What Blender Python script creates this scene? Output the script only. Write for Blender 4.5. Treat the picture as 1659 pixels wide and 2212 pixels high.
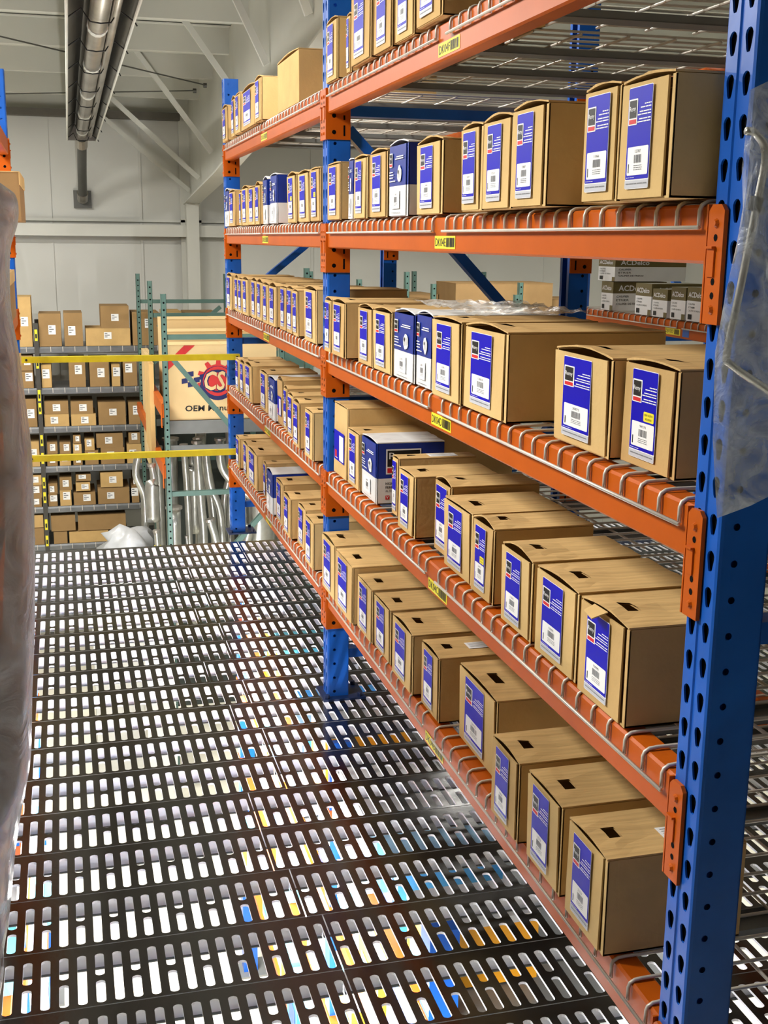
import bpy, math, random
from mathutils import Vector, Matrix
random.seed(11)
PI = math.pi
for _o in list(bpy.data.objects):
    bpy.data.objects.remove(_o, do_unlink=True)
SC = bpy.context.scene
COL = SC.collection

# ------------------------------------------------------------------ camera, world, lights, exposure
def look_axes(yaw, pitch, roll):
    cy, sy, cp, sp = math.cos(yaw), math.sin(yaw), math.cos(pitch), math.sin(pitch)
    fwd = Vector((sy * cp, cy * cp, -sp)); right = Vector((cy, -sy, 0)); up = right.cross(fwd)
    cr, sr = math.cos(roll), math.sin(roll)
    return cr * right + sr * up, -sr * right + cr * up, fwd
cam_d = bpy.data.cameras.new('camera'); cam = bpy.data.objects.new('camera', cam_d); COL.objects.link(cam)
_r, _u, _f = look_axes(0.2618, 0.2248, 0.0106)
_m = Matrix((_r, _u, -_f)).transposed().to_4x4(); _m.translation = Vector((0, 0, 1.56))
cam.matrix_world = _m
cam_d.sensor_fit = 'HORIZONTAL'; cam_d.sensor_width = 36.0; cam_d.lens = 36.0 * 2569.1 / 1659
cam_d.clip_start = 0.05; cam_d.clip_end = 100
SC.camera = cam
w = bpy.data.worlds.new('world'); SC.world = w; w.use_nodes = True
w.node_tree.nodes['Background'].inputs[0].default_value = (0.9, 0.92, 1.0, 1); w.node_tree.nodes['Background'].inputs[1].default_value = 0.02

def area(name, loc, sx, sy, power, color=(1, 0.97, 0.92), rot=(0, 0, 0), spread=PI):
    d = bpy.data.lights.new(name, 'AREA'); d.shape = 'RECTANGLE'; d.size = sx; d.size_y = sy
    d.energy = power; d.color = color; d.spread = spread
    o = bpy.data.objects.new(name, d); o.location = loc; o.rotation_euler = rot; COL.objects.link(o); return o
# upper hall: strip lights under the roof, above and left of the aisle
WARM = (1.0, 0.97, 0.90)
area('strip_light', (-1.55, 2.75, 2.98), 1.2, 0.08, 114, WARM)
area('strip_light', (-1.5, 5.2, 2.95), 1.2, 0.07, 60, WARM)
area('strip_light', (-1.5, 7.8, 2.9), 1.2, 0.08, 100, WARM)
area('strip_light', (-1.6, 10.6, 2.78), 1.2, 0.10, 62, WARM)
area('strip_light', (0.75, 4.6, 3.1), 1.2, 0.04, 32, WARM)
area('strip_light', (3.6, 8.9, 2.78), 1.2, 0.12, 75, WARM)
# lower hall: bright strips under the mezzanine deck, plus added up-facing fill
for _x, _y, _p in ((0.3, 2.6, 95), (0.3, 5.0, 120), (2.3, 3.2, 60), (-1.7, 3.6, 50), (2.4, 5.6, 50)):
    area('lower_strip_and_fill', (_x, _y, -0.20), 0.4, 1.6, _p, (1.0, 0.99, 0.97))
for _y in (3.2, 6.6):
    area('lower_strip_and_fill', (0.3, _y, -1.7), 0.15, 2.6, 66, (1.0, 0.99, 0.98), (PI, 0, 0))  # added fill without a fixture, lights the plank flanges from below
area('lower_strip_and_fill', (0.3, 9.4, -1.0), 0.3, 1.2, 14, (1.0, 0.98, 0.94))
SC.view_settings.view_transform = 'Standard'; SC.view_settings.look = 'None'
SC.view_settings.exposure = 0.8; SC.view_settings.gamma = 1.0; SC.view_settings.use_curve_mapping = False
SC.cycles.use_denoising = True
SC.cycles.max_bounces = 6; SC.cycles.diffuse_bounces = 4; SC.cycles.glossy_bounces = 3
SC.cycles.transparent_max_bounces = 12; SC.cycles.sample_clamp_indirect = 4

# ------------------------------------------------------------------ materials
MATS = {}
def lin(c): return tuple((v / 255 / 12.92) if v / 255 <= 0.04045 else ((v / 255 + 0.055) / 1.055) ** 2.4 for v in c)
def mat(name, rgb, rough=0.6, metal=0.0, var=0.08, scale=12.0, bump=0.0, bscale=60.0, spec=0.5, stretch=(1, 1, 1), ior=1.45):
    if name in MATS: return MATS[name]
    m = bpy.data.materials.new(name); m.use_nodes = True; nt = m.node_tree; N = nt.nodes; L = nt.links
    b = N['Principled BSDF']; c = lin(rgb)
    b.inputs['Roughness'].default_value = rough; b.inputs['Metallic'].default_value = metal
    b.inputs['Specular IOR Level'].default_value = spec; b.inputs['IOR'].default_value = ior
    tc = N.new('ShaderNodeTexCoord'); mp = N.new('ShaderNodeMapping'); mp.inputs['Scale'].default_value = stretch
    L.new(tc.outputs['Object'], mp.inputs[0])
    n = N.new('ShaderNodeTexNoise'); n.inputs['Scale'].default_value = scale; n.inputs['Detail'].default_value = 4
    L.new(mp.outputs[0], n.inputs['Vector'])
    r = N.new('ShaderNodeValToRGB')
    r.color_ramp.elements[0].position = 0.3; r.color_ramp.elements[1].position = 0.7
    r.color_ramp.elements[0].color = tuple(max(0, v * (1 - var)) for v in c) + (1,)
    r.color_ramp.elements[1].color = tuple(min(1, v * (1 + var)) for v in c) + (1,)
    L.new(n.outputs['Fac'], r.inputs[0]); L.new(r.outputs[0], b.inputs['Base Color'])
    if bump > 0:
        n2 = N.new('ShaderNodeTexNoise'); n2.inputs['Scale'].default_value = bscale; L.new(mp.outputs[0], n2.inputs['Vector'])
        bp = N.new('ShaderNodeBump'); bp.inputs['Strength'].default_value = bump; bp.inputs['Distance'].default_value = 0.004
        L.new(n2.outputs['Fac'], bp.inputs['Height']); L.new(bp.outputs[0], b.inputs['Normal'])
    MATS[name] = m
    return m
M_KRAFT = mat('kraft_cardboard', (208, 176, 120), 0.85, var=0.07, scale=9, bump=0.15, bscale=90, spec=0.2)
M_KRAFT2 = mat('kraft_cardboard_dull', (196, 162, 108), 0.85, var=0.08, scale=9, bump=0.15, bscale=90, spec=0.2)
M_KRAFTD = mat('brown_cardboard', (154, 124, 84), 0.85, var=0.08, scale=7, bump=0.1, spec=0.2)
M_KLID = mat('kraft_lid_shadow_streaks', (200, 166, 112), 0.85, var=0.15, scale=7, bump=0.35, bscale=11, spec=0.2, stretch=(0.6, 9, 1))  # corrugation bump, plus colour streaks standing in for wire-deck shadow stripes
M_CREAM = mat('cream_cardboard', (214, 186, 138), 0.8, var=0.06, scale=4, bump=0.1, spec=0.2)
M_BLUECARD = mat('blue_coated_card', (24, 50, 140), 0.35, var=0.10, scale=18, spec=0.4)
M_WHITECARD = mat('white_coated_card', (225, 226, 226), 0.4, var=0.03, spec=0.4)
M_LBLUE = mat('label_blue', (10, 5, 178), 0.42, var=0.05, scale=14, spec=0.2)
M_LWHITE = mat('label_white', (240, 240, 240), 0.5, var=0.01)
M_LGREY = mat('label_grey_strip', (190, 192, 200), 0.5, var=0.02)
M_INK = mat('ink_black', (18, 18, 20), 0.5, var=0.02)
M_GINK = mat('ink_grey', (120, 122, 126), 0.5, var=0.02)
M_RED = mat('ink_red', (205, 30, 40), 0.5, var=0.02)
M_YEL = mat('tag_yellow', (238, 222, 50), 0.5, var=0.04)
M_OLIVE = mat('ink_olive_brown', (104, 92, 52), 0.5, var=0.04)
M_ORANGE = mat('rack_orange_enamel', (182, 84, 12), 0.38, var=0.07, scale=6, bump=0.06, bscale=25, spec=0.2)
M_BLUE = mat('rack_blue_enamel', (18, 88, 184), 0.3, var=0.12, scale=9, bump=0.08, bscale=30, spec=0.5)
M_GREEN = mat('rack_green_enamel', (80, 108, 100), 0.45, var=0.10, scale=9)
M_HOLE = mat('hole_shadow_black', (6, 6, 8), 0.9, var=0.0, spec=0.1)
M_WIRE = mat('zinc_wire', (205, 198, 188), 0.4, metal=0.25, var=0.06)
M_CHAN = mat('galvanised_channel', (120, 122, 120), 0.45, metal=0.5, var=0.06)
M_DECK = mat('deck_plank_steel', (24, 21, 16), 0.17, metal=0.0, var=0.25, scale=5, bump=0.08, bscale=40, spec=0.5, ior=1.62)
M_ZINC = mat('bright_zinc_underside', (228, 230, 236), 0.5, var=0.04)
M_WALL = mat('painted_white_panel', (206, 206, 200), 0.7, var=0.05, scale=0.8, bump=0.05, bscale=6)
M_ROOF = mat('white_roof_sheet', (190, 190, 180), 0.7, var=0.05, scale=1.5)
M_FRAME = mat('white_painted_steel', (206, 206, 198), 0.5, var=0.05, scale=2)
M_GROUND = mat('sealed_concrete', (226, 222, 204), 0.35, var=0.05, scale=1.2)
M_REFL = mat('heater_reflector', (108, 106, 100), 0.3, metal=0.8, var=0.25, scale=3, stretch=(4, 0.6, 1))
M_TUBE = mat('heater_tube_steel', (165, 160, 152), 0.35, metal=0.8, var=0.25, scale=4)
M_DARKP = mat('dark_flue_pipe', (92, 92, 88), 0.45, metal=0.5, var=0.1)
M_BARY = mat('safety_bar_yellow', (204, 186, 34), 0.4, var=0.08, scale=20)
M_SHELF = mat('grey_shelf_steel', (112, 114, 116), 0.38, metal=0.6, var=0.15, scale=8)
M_EXH = mat('aluminised_exhaust', (190, 190, 184), 0.28, metal=0.85, var=0.18, scale=12, bump=0.1)
M_BAGW = mat('white_bag_plastic', (176, 178, 180), 0.3, var=0.05, scale=14, bump=0.8, bscale=16)
M_DARK = mat('dark_rubber', (30, 30, 30), 0.7)
def film(name, rgb, alpha, bscale=14, bump=0.9, dv=0.1):
    m = bpy.data.materials.new(name); m.use_nodes = True; nt = m.node_tree; N = nt.nodes; L = nt.links
    b = N['Principled BSDF']; b.inputs['Base Color'].default_value = lin(rgb) + (1,); b.inputs['Roughness'].default_value = 0.22
    tc = N.new('ShaderNodeTexCoord'); n = N.new('ShaderNodeTexNoise'); n.inputs['Scale'].default_value = bscale; n.inputs['Detail'].default_value = 5
    n.inputs['Distortion'].default_value = 1.2
    L.new(tc.outputs['Object'], n.inputs['Vector'])
    bp = N.new('ShaderNodeBump'); bp.inputs['Strength'].default_value = bump; bp.inputs['Distance'].default_value = 0.01
    L.new(n.outputs['Fac'], bp.inputs['Height']); L.new(bp.outputs[0], b.inputs['Normal'])
    mr = N.new('ShaderNodeMapRange'); mr.inputs[1].default_value = 0.35; mr.inputs[2].default_value = 0.65
    mr.inputs[3].default_value = max(0, alpha - dv); mr.inputs[4].default_value = min(1, alpha + dv)
    L.new(n.outputs['Fac'], mr.inputs[0]); L.new(mr.outputs[0], b.inputs['Alpha'])
    MATS[name] = m; return m
M_FILM = film('grey_dust_film', (138, 136, 134), 0.97, 9, 1.0)
M_CLEAR = film('clear_poly_bag', (222, 228, 236), 0.30, 20, 1.0, 0.24)
M_WRAP = film('clear_wrap', (225, 222, 214), 0.45, 22, 1.0)

# ------------------------------------------------------------------ helpers
class MB:
    def __init__(s): s.v = []; s.f = []; s.m = []
    def add(s, vs, fs, mi=0):
        o = len(s.v); s.v += [tuple(p) for p in vs]
        for f in fs: s.f.append(tuple(i + o for i in f)); s.m.append(mi)
    def box(s, x0, x1, y0, y1, z0, z1, mi=0):
        v = [(x, y, z) for z in (z0, z1) for y in (y0, y1) for x in (x0, x1)]
        s.add(v, [(0, 2, 3, 1), (4, 5, 7, 6), (0, 1, 5, 4), (2, 6, 7, 3), (0, 4, 6, 2), (1, 3, 7, 5)], mi)
    def poly(s, pts, mi=0): s.add(pts, [tuple(range(len(pts)))], mi)
    def prism(s, prof, a0, a1, axis='y', mi=0):
        n = len(prof)
        def P(p, a): return (p[0], a, p[1]) if axis == 'y' else ((a, p[0], p[1]) if axis == 'x' else (p[0], p[1], a))
        v = [P(p, a0) for p in prof] + [P(p, a1) for p in prof]
        f = [(i, (i + 1) % n, n + (i + 1) % n, n + i) for i in range(n)] + [tuple(range(n))[::-1], tuple(range(n, 2 * n))]
        s.add(v, f, mi)
    def tube(s, path, r, n=6, mi=0, cap=True, flat=1.0):
        path = [Vector(p) for p in path]; rs = r if isinstance(r, (list, tuple)) else [r] * len(path)
        vs = []; ref = None
        for i, p in enumerate(path):
            d = (path[min(i + 1, len(path) - 1)] - path[max(i - 1, 0)]).normalized()
            if ref is None: ref = Vector((0, 0, 1)) if abs(d.z) < 0.9 else Vector((1, 0, 0))
            a = d.cross(ref).normalized(); b = a.cross(d).normalized(); ref = b
            for k in range(n):
                t = 2 * PI * k / n
                vs.append(p + a * (math.cos(t) * rs[i]) + b * (math.sin(t) * rs[i] * flat))
        fs = []
        for i in range(len(path) - 1):
            for k in range(n): fs.append((i * n + k, i * n + (k + 1) % n, (i + 1) * n + (k + 1) % n, (i + 1) * n + k))
        if cap: fs += [tuple(range(n))[::-1], tuple(range((len(path) - 1) * n, len(path) * n))]
        s.add(vs, fs, mi)
    def text(s, string, o, ux, uy, h, mi=0, width=None, align='l'):
        tv, tf, x0, x1, y0, y1 = text_mesh(string)
        sc = h / (y1 - y0); sx = sc if width is None else width / (x1 - x0)
        off = 0 if align == 'l' else (-(x1 - x0) * sx if align == 'r' else -(x1 - x0) * sx / 2)
        ux = Vector(ux); uy = Vector(uy); o = Vector(o)
        s.add([o + ux * ((a - x0) * sx + off) + uy * ((b - y0) * sc) for a, b in tv], tf, mi)
    def build(s, name, mats, parent=None, loc=(0, 0, 0), smooth=False, rot=None):
        me = bpy.data.meshes.new(name); me.from_pydata(s.v, [], s.f)
        if not isinstance(mats, (list, tuple)): mats = [mats]
        for q in mats: me.materials.append(q)
        if len(mats) > 1: me.polygons.foreach_set('material_index', s.m)
        if smooth: me.polygons.foreach_set('use_smooth', [True] * len(s.f))
        me.update()
        return inst(name, me, parent, loc, rot)
def inst(name, me, parent=None, loc=(0, 0, 0), rot=None):
    o = bpy.data.objects.new(name, me); COL.objects.link(o); o.location = loc
    if rot: o.rotation_euler = rot
    if parent: o.parent = parent
    return o
_TX = {}
BOLD = ('CSF', 'OEM Manufacturer', 'HIGH', 'PERFORMANCE', 'ACDelco')
def text_mesh(string):
    if string in _TX: return _TX[string]
    cu = bpy.data.curves.new('t', 'FONT'); cu.body = string; cu.resolution_u = 2; cu.size = 1; cu.offset = 0.02 if string in BOLD else 0.0
    ob = bpy.data.objects.new('t', cu); me = ob.to_mesh()
    vs = [(v.co.x, v.co.y) for v in me.vertices]; fs = [tuple(p.vertices) for p in me.polygons]
    ob.to_mesh_clear(); bpy.data.objects.remove(ob); bpy.data.curves.remove(cu)
    xs = [a for a, b in vs]; ys = [b for a, b in vs]
    _TX[string] = (vs, fs, min(xs), max(xs), min(ys), max(ys)); return _TX[string]
def tag(o, label, cat, group=None, kind=None):
    if label: o['label'] = label
    if cat: o['category'] = cat
    if group: o['group'] = group
    if kind: o['kind'] = kind
    return o
def thing(name, label, cat, loc=(0, 0, 0), rz=0, group=None):
    o = bpy.data.objects.new(name, None); COL.objects.link(o); o.location = loc; o.rotation_euler = (0, 0, rz)
    o.empty_display_size = 0.05
    return tag(o, label, cat, group)
def struct(name, mb, m, parent=None):
    o = mb.build(name, m, parent); o['kind'] = 'structure'; return o
ORD = ['first', 'second', 'third', 'fourth', 'fifth', 'sixth', 'seventh', 'eighth', 'ninth', 'tenth', 'eleventh', 'twelfth', 'thirteenth', 'fourteenth', 'fifteenth', 'sixteenth', 'seventeenth', 'eighteenth']

# ------------------------------------------------------------------ setting
GZ = -2.6; WY = 13.2; EAVE = 2.82; SL = 0.054
g = MB(); g.box(-6, 9, -5, WY, GZ - 0.1, GZ); gnd = struct('floor', g, M_GROUND)
wb = MB(); wb.box(-6, 9, WY, WY + 0.1, GZ, EAVE + 0.2)
for k in range(16):                                                    # panel ribs
    x = -5.6 + k * 0.92
    wb.box(x - 0.012, x + 0.012, WY - 0.012, WY, GZ, EAVE)
wall_back = struct('wall_back', wb, M_WALL)
g = MB(); g.box(-6, 9, WY - 0.16, WY, 1.66, 1.69); g.box(-6, 9, WY - 0.16, WY - 0.14, 1.57, 1.66); g.box(-6, 9, WY - 0.05, WY, 1.72, 1.745)
struct('trim_1', g, M_FRAME)
g = MB(); g.box(9, 9.1, -5, WY, GZ, 4.0)
for k in range(18): g.box(8.988, 9.0, -4.6 + k * 0.98, -4.58 + k * 0.98, GZ, 3.9)
struct('wall_right', g, M_WALL)
g = MB(); g.box(-6.1, -6, -5, WY, GZ, 4.0)
for k in range(18): g.box(-6.0, -5.988, -4.6 + k * 0.98, -4.58 + k * 0.98, GZ, 3.9)
struct('wall_left', g, mat('grey_brown_wall', (120, 112, 98), 0.9))
g = MB(); g.box(-6, 9, -5.1, -5, GZ, 4.0); struct('wall_front', g, mat('dull_brown_wall', (96, 84, 70), 0.9))
def roof_z(y): return EAVE + 0.18 + (WY - y) * SL
g = MB()
g.add([(-6, WY, roof_z(WY)), (9, WY, roof_z(WY)), (9, -5, roof_z(-5)), (-6, -5, roof_z(-5)), (-6, WY, roof_z(WY) + .05), (9, WY, roof_z(WY) + .05), (9, -5, roof_z(-5) + .05), (-6, -5, roof_z(-5) + .05)],
      [(0, 1, 2, 3), (7, 6, 5, 4), (0, 4, 5, 1), (2, 6, 7, 3), (0, 3, 7, 4), (1, 5, 6, 2)])
ceil = struct('ceiling', g, M_ROOF)
pg = MB(); h = 0.2                                                     # one zed purlin, shared
pg.box(-6, 9, -0.005, 0.005, -h, 0); pg.box(-6, 9, -0.065, 0.0, -0.008, 0); pg.box(-6, 9, 0.0, 0.065, -h, -h + 0.008); pg.box(-6, 9, 0.058, 0.065, -h, -h + 0.02)
for x in (-3.2, 0.9, 4.9): pg.box(x, x + 0.5, 0.006, 0.009, -h + 0.01, -0.01)
pm = pg.build('purlin', M_ROOF, ceil, (0, WY - 0.06, roof_z(WY)))
for k in range(1, 17): inst('purlin', pm.data, ceil, (0, WY - 0.06 - 1.075 * k, roof_z(WY - 1.075 * k)))
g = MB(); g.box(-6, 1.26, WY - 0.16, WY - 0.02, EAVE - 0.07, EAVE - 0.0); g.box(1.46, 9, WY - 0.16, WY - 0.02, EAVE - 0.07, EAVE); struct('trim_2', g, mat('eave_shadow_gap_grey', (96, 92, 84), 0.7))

# building frame: column, deep rafter, flange braces, sag rods
t = thing('portal_frame', 'white painted steel portal frame with wide rafter rising above the racks', 'steel frame', (1.36, WY - 0.2, GZ))
def loc(p): return (p[0] - 1.36, p[1] - (WY - 0.2), p[2] - GZ)
g = MB(); g.box(-0.065, 0.065, -0.02, 0.15, 0, 4.55); g.box(-0.11, 0.11, 0.15, 0.18, 0, 5.4)
g.build('column', M_FRAME, t)
low = [(13.15, 1.92), (10.4, 2.11), (7.7, 2.37), (6.4, 2.53), (3.0, 2.9)]
g = MB()
for (ya, za), (yb, zb) in zip(low[:-1], low[1:]):
    A = loc((1.36, ya, za)); B = loc((1.36, yb, zb)); TA = loc((1.36, ya, roof_z(ya) - 0.02)); TB = loc((1.36, yb, roof_z(yb) - 0.02))
    for s in (-0.005, 0.005): g.poly([(s, A[1], A[2]), (s, B[1], B[2]), (s, TB[1], max(TB[2], B[2] + .01)), (s, TA[1], TA[2])])
g.build('rafter_web', M_FRAME, t)
g = MB()
for (ya, za), (yb, zb) in zip(low[:-1], low[1:]):
    A = loc((1.36, ya, za)); B = loc((1.36, yb, zb))
    g.add([(-0.08, A[1], A[2]), (0.08, A[1], A[2]), (0.08, B[1], B[2]), (-0.08, B[1], B[2]), (-0.08, A[1], A[2] - .014), (0.08, A[1], A[2] - .014), (0.08, B[1], B[2] - .014), (-0.08, B[1], B[2] - .014)],
          [(0, 1, 2, 3), (7, 6, 5, 4), (0, 3, 7, 4), (1, 5, 6, 2), (0, 4, 5, 1), (3, 2, 6, 7)])
g.build('rafter_flange', M_FRAME, t)
for (p, q) in (((0.888, 9.62, 3.29), (1.33, 9.62, 2.69)), ((1.052, 7.97, 3.2), (1.33, 7.97, 2.647)), ((0.651, 10.96, 3.18), (1.33, 10.96, 2.296)), ((0.526, 12.05, 2.84), (1.33, 12.05, 2.128)), ((0.491, 12.99, 2.74), (1.33, 12.99, 2.044)), ((1.1, 6.6, 3.3), (1.33, 6.6, 2.72))):
    g = MB(); P = Vector(loc(p)); Q = Vector(loc(q)); d = (Q - P).normalized(); n = Vector((-d.z, 0, d.x)) * 0.022
    for yy in (0,):
        g.add([P - n, P + n, Q + n, Q - n, P - n + Vector((0, .03, 0)), P + n + Vector((0, .03, 0)), Q + n + Vector((0, .03, 0)), Q - n + Vector((0, .03, 0))],
              [(0, 1, 2, 3), (7, 6, 5, 4), (0, 4, 5, 1), (1, 5, 6, 2), (2, 6, 7, 3), (3, 7, 4, 0)])
    g.build('flange_brace', M_FRAME, t)
for i, (p, q) in enumerate((((-3.0, 6.82, 3.075), (1.30, 10.98, 2.859)), ((-2.8, 12.6, 2.765), (1.24, 11.27, 2.844)))):
    g = MB(); g.tube([p, q], 0.006, 5); g.tube([(q[0] - .03, q[1], q[2]), (q[0], q[1], q[2])], 0.02, 8)
    tag(g.build('tension_rod', M_DARKP), ['thin dark rod sloping above the heater towards the white rafter', 'thin dark rod running nearly level behind the heater'][i], 'rod')

# ------------------------------------------------------------------ mezzanine deck: perforated planks
deck = thing('floor', None, None, (0, 0, 0)); deck['kind'] = 'structure'
PIT = 0.0381; PW = 0.22475; SWD = 0.00975
def rounded(cx, w_, y0, y1):
    r = w_; pts = []
    for a in (0, 36, 72, 108, 144, 180): pts.append((cx + w_ * math.cos(a * PI / 180), y1 - r * .7 + r * .7 * math.sin(a * PI / 180)))
    for a in (180, 216, 252, 288, 324, 360): pts.append((cx + w_ * math.cos(a * PI / 180), y0 + r * .7 + r * .7 * math.sin(a * PI / 180)))
    return pts
def plank_mesh(n, phase):
    m = MB()
    for i in range(n):
        xa = i * PIT; xb = xa + PIT; cx = xa + PIT / 2
        holes = [(0.009, 0.188)] if (i + phase) % 2 == 0 else [(0.009, 0.087), (0.106, 0.188)]
        right = [(cx, 0.0)]; left = [(cx, 0.0)]
        for (y0, y1) in holes:
            h_ = rounded(cx, SWD, y0, y1)
            rr = h_[:3]; ll = h_[3:6]; lb = h_[6:9]; rb = h_[9:12]
            top = (cx, y1); bot = (cx, y0)
            right += [bot] + rb + rr + [top]
            left += [bot] + lb[::-1] + ll[::-1] + [top]
            ring = h_
            k = len(ring)
            m.add([(x, y, 0) for x, y in ring] + [(x, y, -0.006) for x, y in ring], [(a, a + k, (a + 1) % k + k, (a + 1) % k) for a in range(k)], 1)
        right += [(cx, PW - .003), (xb, PW - .003), (xb, 0)]
        left += [(cx, PW - .003), (xa, PW - .003), (xa, 0)]
        m.poly([(x, y, 0) for x, y in right], 0); m.poly([(x, y, 0) for x, y in left[::-1]], 0)
    X = n * PIT
    m.box(0, X, 0, .002, -.056, -.001, 1); m.box(0, X, PW - .005, PW - .003, -.056, -.001, 1)
    m.box(0, X, .002, .008, -.056, -.054, 2); m.box(0, X, PW - .013, PW - .005, -.056, -.054, 2)
    me = bpy.data.meshes.new('plank'); me.from_pydata(m.v, [], m.f); me.materials.append(M_DECK); me.materials.append(M_ZINC); me.materials.append(M_CHAN); me.polygons.foreach_set('material_index', m.m); me.update(); return me
X0D = -1.72505
joint = {4: .548, 5: .548, 9: .548, 10: .548, 0: .51, 2: .45, 15: .83, 16: .83}
PM = {}
for k in range(-5, 17):
    y0 = 2.486 - PW * 1 + PW * k
    # cell centre at X = -0.182 is a long slot on row k=0, at X = -0.143 on the rows behind it
    xs = X0D
    phase = 0 if k in (0, -3) else 1
    xj = joint.get(k, 0.50 + 0.0381 * ((k * 7) % 5 - 2))
    n1 = int(round((xj - xs) / PIT)); n2 = int(round((3.0 - (xs + n1 * PIT)) / PIT))
    for (st, n) in ((xs, n1), (xs + n1 * PIT + 0.003, n2)):
        i0 = int(round((st - xs) / PIT)); key = (n, (phase + i0) % 2)
        if key not in PM: PM[key] = plank_mesh(*key)
        inst('plank', PM[key], deck, (st, y0, 0))
jm = MB(); jm.box(-1.7, 3.0, -0.03, 0.03, -0.16, -0.064)
j0 = jm.build('joist', M_CHAN, deck, (0, 6.2, 0))

# ------------------------------------------------------------------ pallet rack: posts, frames, beams, wire decks
LEV = {'F': 1.943, 'E': 1.5334, 'D': 1.1311, 'C': 0.729, 'B': 0.3319}
XF = 0.825; PWD = 0.0762; PDP = 0.074; Y3 = 1.4361; Y2 = 3.8102; Y1 = 6.2605; DEPTH = 0.91; BH = 0.077
def tear(cx, cz, s=1.0):
    pts = []
    for a in range(-20, 201, 31): pts.append((cx + .0090 * s * math.cos(a * PI / 180), cz + .006 + .0090 * s * math.sin(a * PI / 180)))
    pts += [(cx - .0052 * s, cz - .0105), (cx - .003 * s, cz - .0142), (cx + .003 * s, cz - .0142), (cx + .0052 * s, cz - .0105)]
    return pts                                                          # counter-clockwise from the right
def circ(cx, cz, r, n=10): return [(cx + r * math.cos(2 * PI * i / n), cz + r * math.sin(2 * PI * i / n)) for i in range(n)]
def holed(x0, x1, z0, z1, hole, cx):
    """two polygons that together are the rectangle with the hole cut out"""
    top = max(hole, key=lambda p: p[1]); bot = min(hole, key=lambda p: p[1])
    R = sorted([p for p in hole if p[0] > cx + 1e-5], key=lambda p: p[1]); Lf = sorted([p for p in hole if p[0] < cx - 1e-5], key=lambda p: -p[1])
    zt = top[1]; zb = bot[1]
    a = [(cx, z0), (x1, z0), (x1, z1), (cx, z1), (cx, zt)] + R[::-1] + [(cx, zb)]
    b = [(cx, z1), (x0, z1), (x0, z0), (cx, z0), (cx, zb)] + Lf[::-1] + [(cx, zt)]
    return a, b
def post_mesh(H):
    # local frame: y 0..PWD along the aisle, x 0..PDP into the rack, front face at x = 0
    m = MB(); n = int(H / .0508); b = .006
    for i in range(n):
        z0 = i * .0508; z1 = z0 + .0508; zc = z0 + .0254
        for (ya, yb, cy) in ((b, .033, .0195), (.0432, PWD - b, .0567)):
            h = tear(cy, zc + (.0 if cy < .04 else .0))
            for pl in holed(ya, yb, z0, z1, h, cy): m.poly([(0, y, z) for y, z in pl[::-1]], 0)
            k = len(h); m.add([(0, y, z) for y, z in h] + [(.003, y, z) for y, z in h], [(a, (a + 1) % k, (a + 1) % k + k, a + k) for a in range(k)], 0)
        for yy, flip in ((0, 0), (PWD, 1)):
            h = circ(.024, zc, .0052)
            for pl in holed(b, PDP, z0, z1, h, .024):
                q = [(x, yy, z) for x, z in pl]; m.poly(q if not flip else q[::-1], 0)
    HH = n * .0508
    for ya, yb, xa, xb in ((.033, .0351, 0, .0022), (.0411, .0432, .0022, 0)):
        m.poly([(xa, ya, 0), (xa, ya, HH), (xb, yb, HH), (xb, yb, 0)], 0)
    m.poly([(.0022, .0351, 0), (.0022, .0351, HH), (.0022, .0411, HH), (.0022, .0411, 0)], 0)
    for ya, yb, xa, xb in ((0, .002, b, .0018), (.002, b, .0018, 0), (PWD - b, PWD - .002, 0, .0018), (PWD - .002, PWD, .0018, b)):
        m.poly([(xa, ya, 0), (xa, ya, HH), (xb, yb, HH), (xb, yb, 0)], 0)
    m.box(PDP - .002, PDP, 0, .018, 0, HH); m.box(PDP - .002, PDP, PWD - .018, PWD, 0, HH)
    m.box(.006, .008, .004, PWD - .004, 0, HH, 1)                       # black sheet painted for the shade inside, seen through the keyholes
    me = bpy.data.meshes.new('post'); me.from_pydata(m.v, [], m.f)
    me.materials.append(M_BLUE); me.materials.append(M_HOLE); me.polygons.foreach_set('material_index', m.m); me.update(); return me
PH = 2.385
POST = post_mesh(PH)
fp = MB(); fp.box(-.02, .13, -.03, PWD + .03, 0.0, .008)
for (x, y) in ((-.005, -.018), (.11, PWD + .018), (.11, -.018)): fp.tube([(x, y, .008), (x, y, .022)], .009, 6)
FOOT = bpy.data.meshes.new('foot_plate'); FOOT.from_pydata(fp.v, [], fp.f); FOOT.materials.append(mat('dark_blue_enamel', (14, 34, 72), 0.4)); FOOT.update()
def strut(par, y, xa, za, xb, zb, hw=.016, m_=None):
    P = Vector((xa, y - .02, za)); Q = Vector((xb, y - .02, zb)); d = (Q - P).normalized(); n = Vector((-d.z, 0, d.x)) * hw
    v = [P - n, P + n, Q + n, Q - n]; v += [p + Vector((0, .04, 0)) for p in v]
    g = MB(); g.add(v, [(0, 1, 2, 3), (7, 6, 5, 4), (0, 4, 5, 1), (1, 5, 6, 2), (2, 6, 7, 3), (3, 7, 4, 0)])
    return g.build('brace', m_ or M_BLUE, par)
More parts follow.
